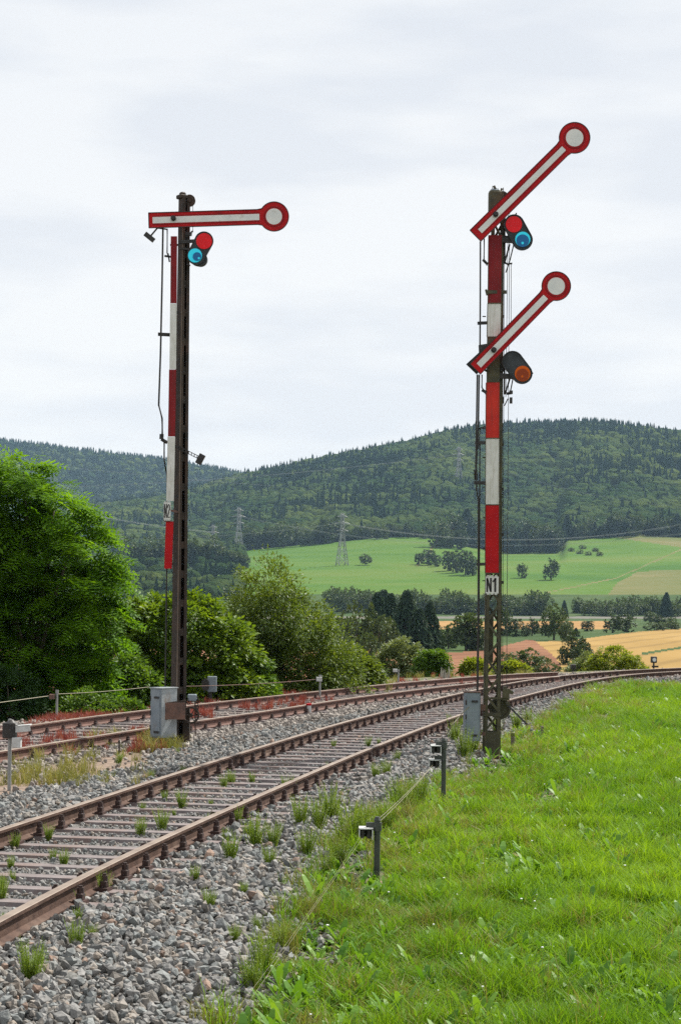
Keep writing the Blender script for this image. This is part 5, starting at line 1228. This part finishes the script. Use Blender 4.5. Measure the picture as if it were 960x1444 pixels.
def split_loose(names):
    for o in [o for o in COL.objects if o.type == 'MESH' and o.name.split('.')[0] in names]:
        bm = bmesh.new(); bm.from_mesh(o.data); seen = set(); isl = []
        for v in bm.verts:
            if v.index in seen: continue
            st_, cur = [v], []
            seen.add(v.index)
            while st_:
                q = st_.pop(); cur.append(q.index)
                for e in q.link_edges:
                    w_ = e.other_vert(q)
                    if w_.index not in seen: seen.add(w_.index); st_.append(w_)
            isl.append(set(cur))
        if len(isl) > 1:
            boxes = []
            for c in isl:
                co = np.array([bm.verts[i].co if False else o.data.vertices[i].co for i in c]); boxes.append([set(c), co.min(0) - .004, co.max(0) + .004])
            ch_ = True
            while ch_:
                ch_ = False
                for i in range(len(boxes)):
                    for j in range(i + 1, len(boxes)):
                        if np.all(boxes[i][1] <= boxes[j][2]) and np.all(boxes[j][1] <= boxes[i][2]):
                            boxes[i] = [boxes[i][0] | boxes[j][0], np.minimum(boxes[i][1], boxes[j][1]), np.maximum(boxes[i][2], boxes[j][2])]; boxes.pop(j); ch_ = True; break
                    if ch_: break
            if len(boxes) > 1:
                nm = SINGULAR.get(o.name.split('.')[0], o.name.split('.')[0])
                for bx in boxes:
                    b2 = bm.copy(); bmesh.ops.delete(b2, geom=[v for v in b2.verts if v.index not in bx[0]], context='VERTS')
                    me = bpy.data.meshes.new(nm); b2.to_mesh(me); b2.free()
                    for m_ in o.data.materials: me.materials.append(m_)
                    link(nm, me, o.parent)
                bpy.data.objects.remove(o)
        bm.free()
SINGULAR = {'foot_plates': 'foot_plate', 'board_edging': 'board_edge', 'rod_guides': 'rod_guide', 'step_lugs': 'step_lug', 'board_brackets': 'board_bracket', 'hoist_wires': 'hoist_wire', 'shield_pins': 'shield_pin', 'battens': 'batten', 'lamp_linkage': 'lamp_linkage'}
split_loose(set(SINGULAR) | {'lamp_bracket', 'linkage', 'lamp_rod_lever', 'counterweight_lever', 'cabinet_bracket', 'wheel_bearing', 'plate_bracket'})

# ------------------------------------------------------------------ wire pulley posts, pegs, boxes
def P3(px, py, Y): return W(px, py, Y)
def pulley_post(px, pyb, pyt, brs, label, m=M_POST, r=.026):
    g_ = G(px, pyb); Y = g_.y; t = empty('pulley_post', g_, label=label, cat='post', group='posts carrying the signal wires'); kk = Y / F
    def L(x, y, dy=0): return W(x, y, Y) - g_ + Vector((0, dy, 0))
    top = L(px, pyt); b = MB(); b.tube([(0, 0, -.15), (0, 0, top.z - .03)], r, 10); b.tube([(0, 0, top.z - .03), (0, 0, top.z)], [r * 1.25, r * .7], 10); b.tube([(0, 0, top.z - .12), (0, 0, top.z - .05)], r * 1.45, 10)
    b.build('post', m, t)
    for (x0, y0, x1, y1, rot_) in brs:                   # U shaped roller housings, white top and right cheek
        a = L(x0, y0); c = L(x1, y1); cx, cz_ = (a.x + c.x) / 2, (a.z + c.z) / 2; wd_, hh = abs(c.x - a.x), abs(a.z - c.z); ln = .17
        h = MB(); h.box((cx, 0, a.z - .004), (wd_, ln, .010)); h.box((c.x - .004, 0, cz_), (.010, ln, hh)); h.box((a.x + .004, .0, cz_ + hh * .1), (.008, ln, hh * .8)); ho_ = h.build('roller_housing', M_WHITEP, t)
        rl = MB()
        for q in (-.25, .22): 
            rl.prism([(cx + q * wd_ - .014, cz_ - hh * .42), (cx + q * wd_ + .014, cz_ - hh * .42), (cx + q * wd_ + .014, cz_ + hh * .30), (cx + q * wd_ - .014, cz_ + hh * .30)], -.06, .06)
        rl.box((cx, .05, cz_), (wd_ * .85, .01, hh * .8)); rl.build('rollers', M_BLACK, ho_)
        br = MB(); br.bar((c.x - wd_ * .5, 0, a.z + .02), (0, 0, a.z + .02), .045, .03); br.build('holder', m, t)
    return t, L
pulley_post(531, 1246, 1152, [(506, 1167, 525.5, 1183, 0)], 'nearest dark green post with one white roller housing on the grass edge')
pulley_post(624.8, 1141, 1041, [(607, 1051, 621.5, 1063, 0), (604.5, 1071, 620, 1083, 0)], 'dark green post with two white roller housings in front of the right signal', r=.027)
# left front post, white boxes right of it
t_, L_ = pulley_post(13, 1116, 1014, [], 'pale thin post with two white angled roller covers at the left picture edge', M_GREYP, .022)
cv = MB(); cv.box(L_(14, 1030, 0), (.15, .16, .18), bev=.01); cv.build('roller_block', M_BLACK, t_)
cv = MB(); rt = Matrix.Rotation(R_(-6), 3, 'Y'); cv.box(L_(31, 1027.5, -.06), (.21, .012, .075), rt); cv.box(L_(29, 1023.5, .0), (.24, .14, .012), rt); cv.build('cover', M_WHITEP, t_)
cv = MB(); cv.box(L_(25, 1047, -.06), (.10, .10, .12), bev=.006); cv.build('cover', M_WHITEP, t_)
cv = MB(); cv.tube([L_(16, 1015, 0), L_(16, 1022, 0)], [.02, .09], 12); cv.build('cap', M_BLACK, t_)
def simple_post(px, pyb, pyt, Y, label, box=None, m=M_GREYP, r=.022):
    base = W(px, pyb, Y); t = empty('pulley_post', base, label=label, cat='post', group='posts carrying the signal wires'); L = lambda x, y, dy=0: W(x, y, Y) - base + Vector((0, dy, 0))
    top = L(px, pyt); b = MB(); b.tube([(0, 0, -.5), (0, 0, top.z)], r, 8); b.tube([(0, 0, top.z - .06), (0, 0, top.z)], r * 1.3, 8); b.build('post', m, t)
    if box:
        x0, y0, x1, y1, mm = box; a, c = L(x0, y0), L(x1, y1); h = MB(); h.box(((a.x + c.x) / 2, -.03, (a.z + c.z) / 2), (abs(c.x - a.x), .12, abs(a.z - c.z)), bev=.004); h.build('roller_housing', mm, t)
    return t
simple_post(80, 1012, 973, 34.5, 'grey post with small box in front of the dark ivy, behind the siding', (70.5, 979, 77, 986, M_RUSTBR))
simple_post(451, 972, 952, 42.5, 'small grey post with white box behind the siding, below the olive tree', (446, 955, 454, 961, M_WHITEP))
simple_post(561.5, 960, 944, 50.0, 'small grey post with white cap beside the pale shrub', (554, 943.5, 560, 948, M_WHITEP))
def wire(pts, r, label, m=M_WIRE):
    b = MB(); b.tube(pts, r, 5); tag(b.build('signal_wire', m), label, 'wire', 'signal wires strung along the track')
def sagline(a, b_, sag, n=12): return [Vector(a).lerp(Vector(b_), i / n) - Vector((0, 0, sag * 4 * (i / n) * (1 - i / n))) for i in range(n + 1)]
Y1_ = G(531, 1246).y; Y2_ = G(624.8, 1141).y
wire(sagline(P3(534, 1155, Y1_), P3(611, 1078, Y2_), .02), .0022, 'pale wire between the two dark green posts, upper strand')
wire(sagline(P3(516, 1176, Y1_), P3(608, 1082, Y2_), .03), .0024, 'pale wire between the two dark green posts, lower strand')
wire(sagline(P3(514, 1178, Y1_), P3(330, 1444, 10.2), .0) + [P3(280, 1510, 9.0)], .0009, 'pale wire from the nearest post down to the lower picture edge')
wire(sagline(P3(510, 1177, Y1_), P3(322, 1440, 10.2), .03) + [P3(262, 1510, 9.0)], .0008, 'thinner second wire from the nearest post to the lower picture edge')
wire(sagline(P3(-30, 995, 33), P3(74, 981, 34.5), .0), .007, 'tan wire from the left picture edge to the post by the ivy')
wire(sagline(P3(78, 979, 34.5), P3(210, 969, 37.5), .02), .006, 'tan wire from the post by the ivy towards the left signal')
wire(sagline(P3(262, 968, 38.5), P3(448, 958, 42.5), .03), .007, 'rusty wire behind the siding between signal and small post', M_RUSTBR)
# marker pegs
def peg(px, pyb, pyt, label, m, wd_=.05, mt=None, name='marker_peg', topm=None):
    g_ = G(px, pyb); hh = (W(px, pyt, g_.y) - g_).z; t = empty(name, g_, label=label, cat='marker peg')
    b = MB(); b.tube([(0, 0, -.1), (0, 0, hh * .8), (0, 0, hh * .80 + .001)], [wd_ * .55, wd_ * .5, wd_ * .5], 7); b.build('stake', m, t)
    c = MB(); c.tube([(0, 0, hh * .8), (0, 0, hh * .97), (0, 0, hh)], [wd_ * .56, wd_ * .54, wd_ * .3], 7); c.build('top', topm or m, t)
peg(722.5, 1060, 1033, 'short wooden peg with yellowish top right of the right mast foot', M_WOODP, .06, topm=M_GRASSY)
peg(764, 1042, 1024, 'grey wooden peg in the grass, farther right than the yellow topped one', M_WOODP, .055)
peg(435.5, 1007, 992, 'small stake with bright red painted top between the tracks', M_WHITEP, .10, topm=M_RED)
peg(168, 1065, 1044, 'thin dark iron stake standing beside the siding rail', M_DARK, .022)
# cabinet with black bell behind left signal
def Y_at(py, px, z=-.3): return Gz(px, py, z).y
b0 = W(296, 988, 40); t = empty('telephone_box', b0, label='grey trackside box with black hood behind the left signal cabinet', cat='trackside box'); L = lambda x, y, dy=0: W(x, y, 40) - b0 + Vector((0, dy, 0))
b = MB(); b.box(L(299, 965, 0), (.19, .16, .33), bev=.01); b.build('box', M_ZINC, t)
b = MB(); b.prism(hull2([(*[L(290, 962).x, L(290, 962).z], .075), (*[L(290, 969).x, L(290, 969).z], .075)]), -.14, -.04); b.build('hood', M_BLACK, t)
b = MB(); b.tube([L(296, 1004), L(296, 974)], .045, 8); b.build('post', M_BLACK, t)
# black signal lantern box right of the spruces and a dwarf signal
def boxlamp(px, py0, py1, wpx, Y, label, face=None, name='point_lantern'):
    base = W(px, py1 + 6, Y); t = empty(name, base, label=label, cat='track lantern'); kk = Y / F; a = W(px, py0, Y) - base; c = W(px, py1, Y) - base
    b = MB(); b.box((0, 0, (a.z + c.z) / 2), (wpx * kk, .22, a.z - c.z), bev=.02); bo = b.build('lantern_box', M_BLACK, t)
    b = MB(); b.tube([(0, 0, -.4), (0, 0, c.z + .01)], .03, 8); b.box((.05, 0, .02), (.22, .10, .06)); b.build('stand', M_BLACK, t)
    if face == 'white':
        b = MB(); b.disc((0, (a.z + c.z) / 2), wpx * kk * .33, -.125, -.112, 24); b.build('white_disc', M_WHITE, bo)
    return t
boxlamp(661.5, 937, 951, 11, 62, 'black box lantern behind the siding just left of the right mast')
boxlamp(921.5, 926, 935, 8, 66, 'small black lantern with round white disc at the right behind the rails', 'white')
boxlamp(808, 937, 944, 7, 68, 'low black box at the foot of the dark tree behind the rails')
tpp = MB(); p0 = W(689, 950, 66)
b0 = W(689, 950, 66)
# white vehicle on the road and pale roofs
def Yfor(px, py):
    ds = np.arange(150, 1180, 2.); zz_ = far_z(np.full(len(ds), float(px)), ds); _, yy = proj(np.c_[(px - 480) * ds / F, ds, zz_]); return float(ds[np.abs(yy - py).argmin()])
dv = Yfor(658, 872.5); X = (658 - 480) * dv / F; z = float(far_z(np.array([658.]), np.array([dv]))[0])
t = empty('white_van', (X, dv, z), label='tiny white van on the valley road left of the right mast', cat='van')
b = MB(); b.prism([(-2.4, .5), (2.5, .5), (2.5, 2.1), (1.9, 2.35), (-1.3, 2.35), (-1.7, 1.5), (-2.4, 1.25)], -.9, .9); b.build('body', M_WHITE, t)
for x in (-1.5, 1.6):
    b = MB(); b.disc((x, .4), .4, -.95, .95, 14); b.build('wheel', M_BLACK, t)
b = MB(); b.prism([(-1.62, 1.5), (-1.2, 2.2), (-.4, 2.2), (-.4, 1.5)], -.93, .93); b.build('side_window', M_BLACK, t)
dh = 520
for (px, py, wpx, hpx, lb) in ((610, 921.5, 11, 4, 'small shed with bright white roof at the foot of the spruces'), (652, 918, 9, 5, 'small pale hut beneath the slender tree, left of the right mast')):
    Yh = 470; b0 = W(px, py, Yh); t = empty('garden_shed', b0, label=lb, cat='shed'); kk = Yh / F; a = wpx * kk / 2; hh = hpx * kk
    b = MB(); b.box((0, 0, hh * .3 - .5), (a * 1.8, a * 1.4, hh * .6 + 1.0)); b.build('wall', M_CONC, t)
    b = MB(); b.prism([(-a, hh * .6), (a, hh * .6), (a * .8, hh), (-a * .8, hh)], -a * .8, a * .8); b.build('roof', M_WHITE, t)
# pale rock pile / tree stump behind the siding
p = W(627, 958, 56); t = empty('broken_stump', (p.x, p.y, p.z), label='pale weathered broken stump behind the siding left of the black lantern', cat='stump')
b = MB()
for i in range(7): b.tube([(-.14 + i * .05, 0, -.3), (-.10 + i * .035, random.uniform(-.05, .05), random.uniform(.12, .42))], [.05, .012], 5)
b.build('splinters', M_CONC, t)
print('objects', len(bpy.data.objects))
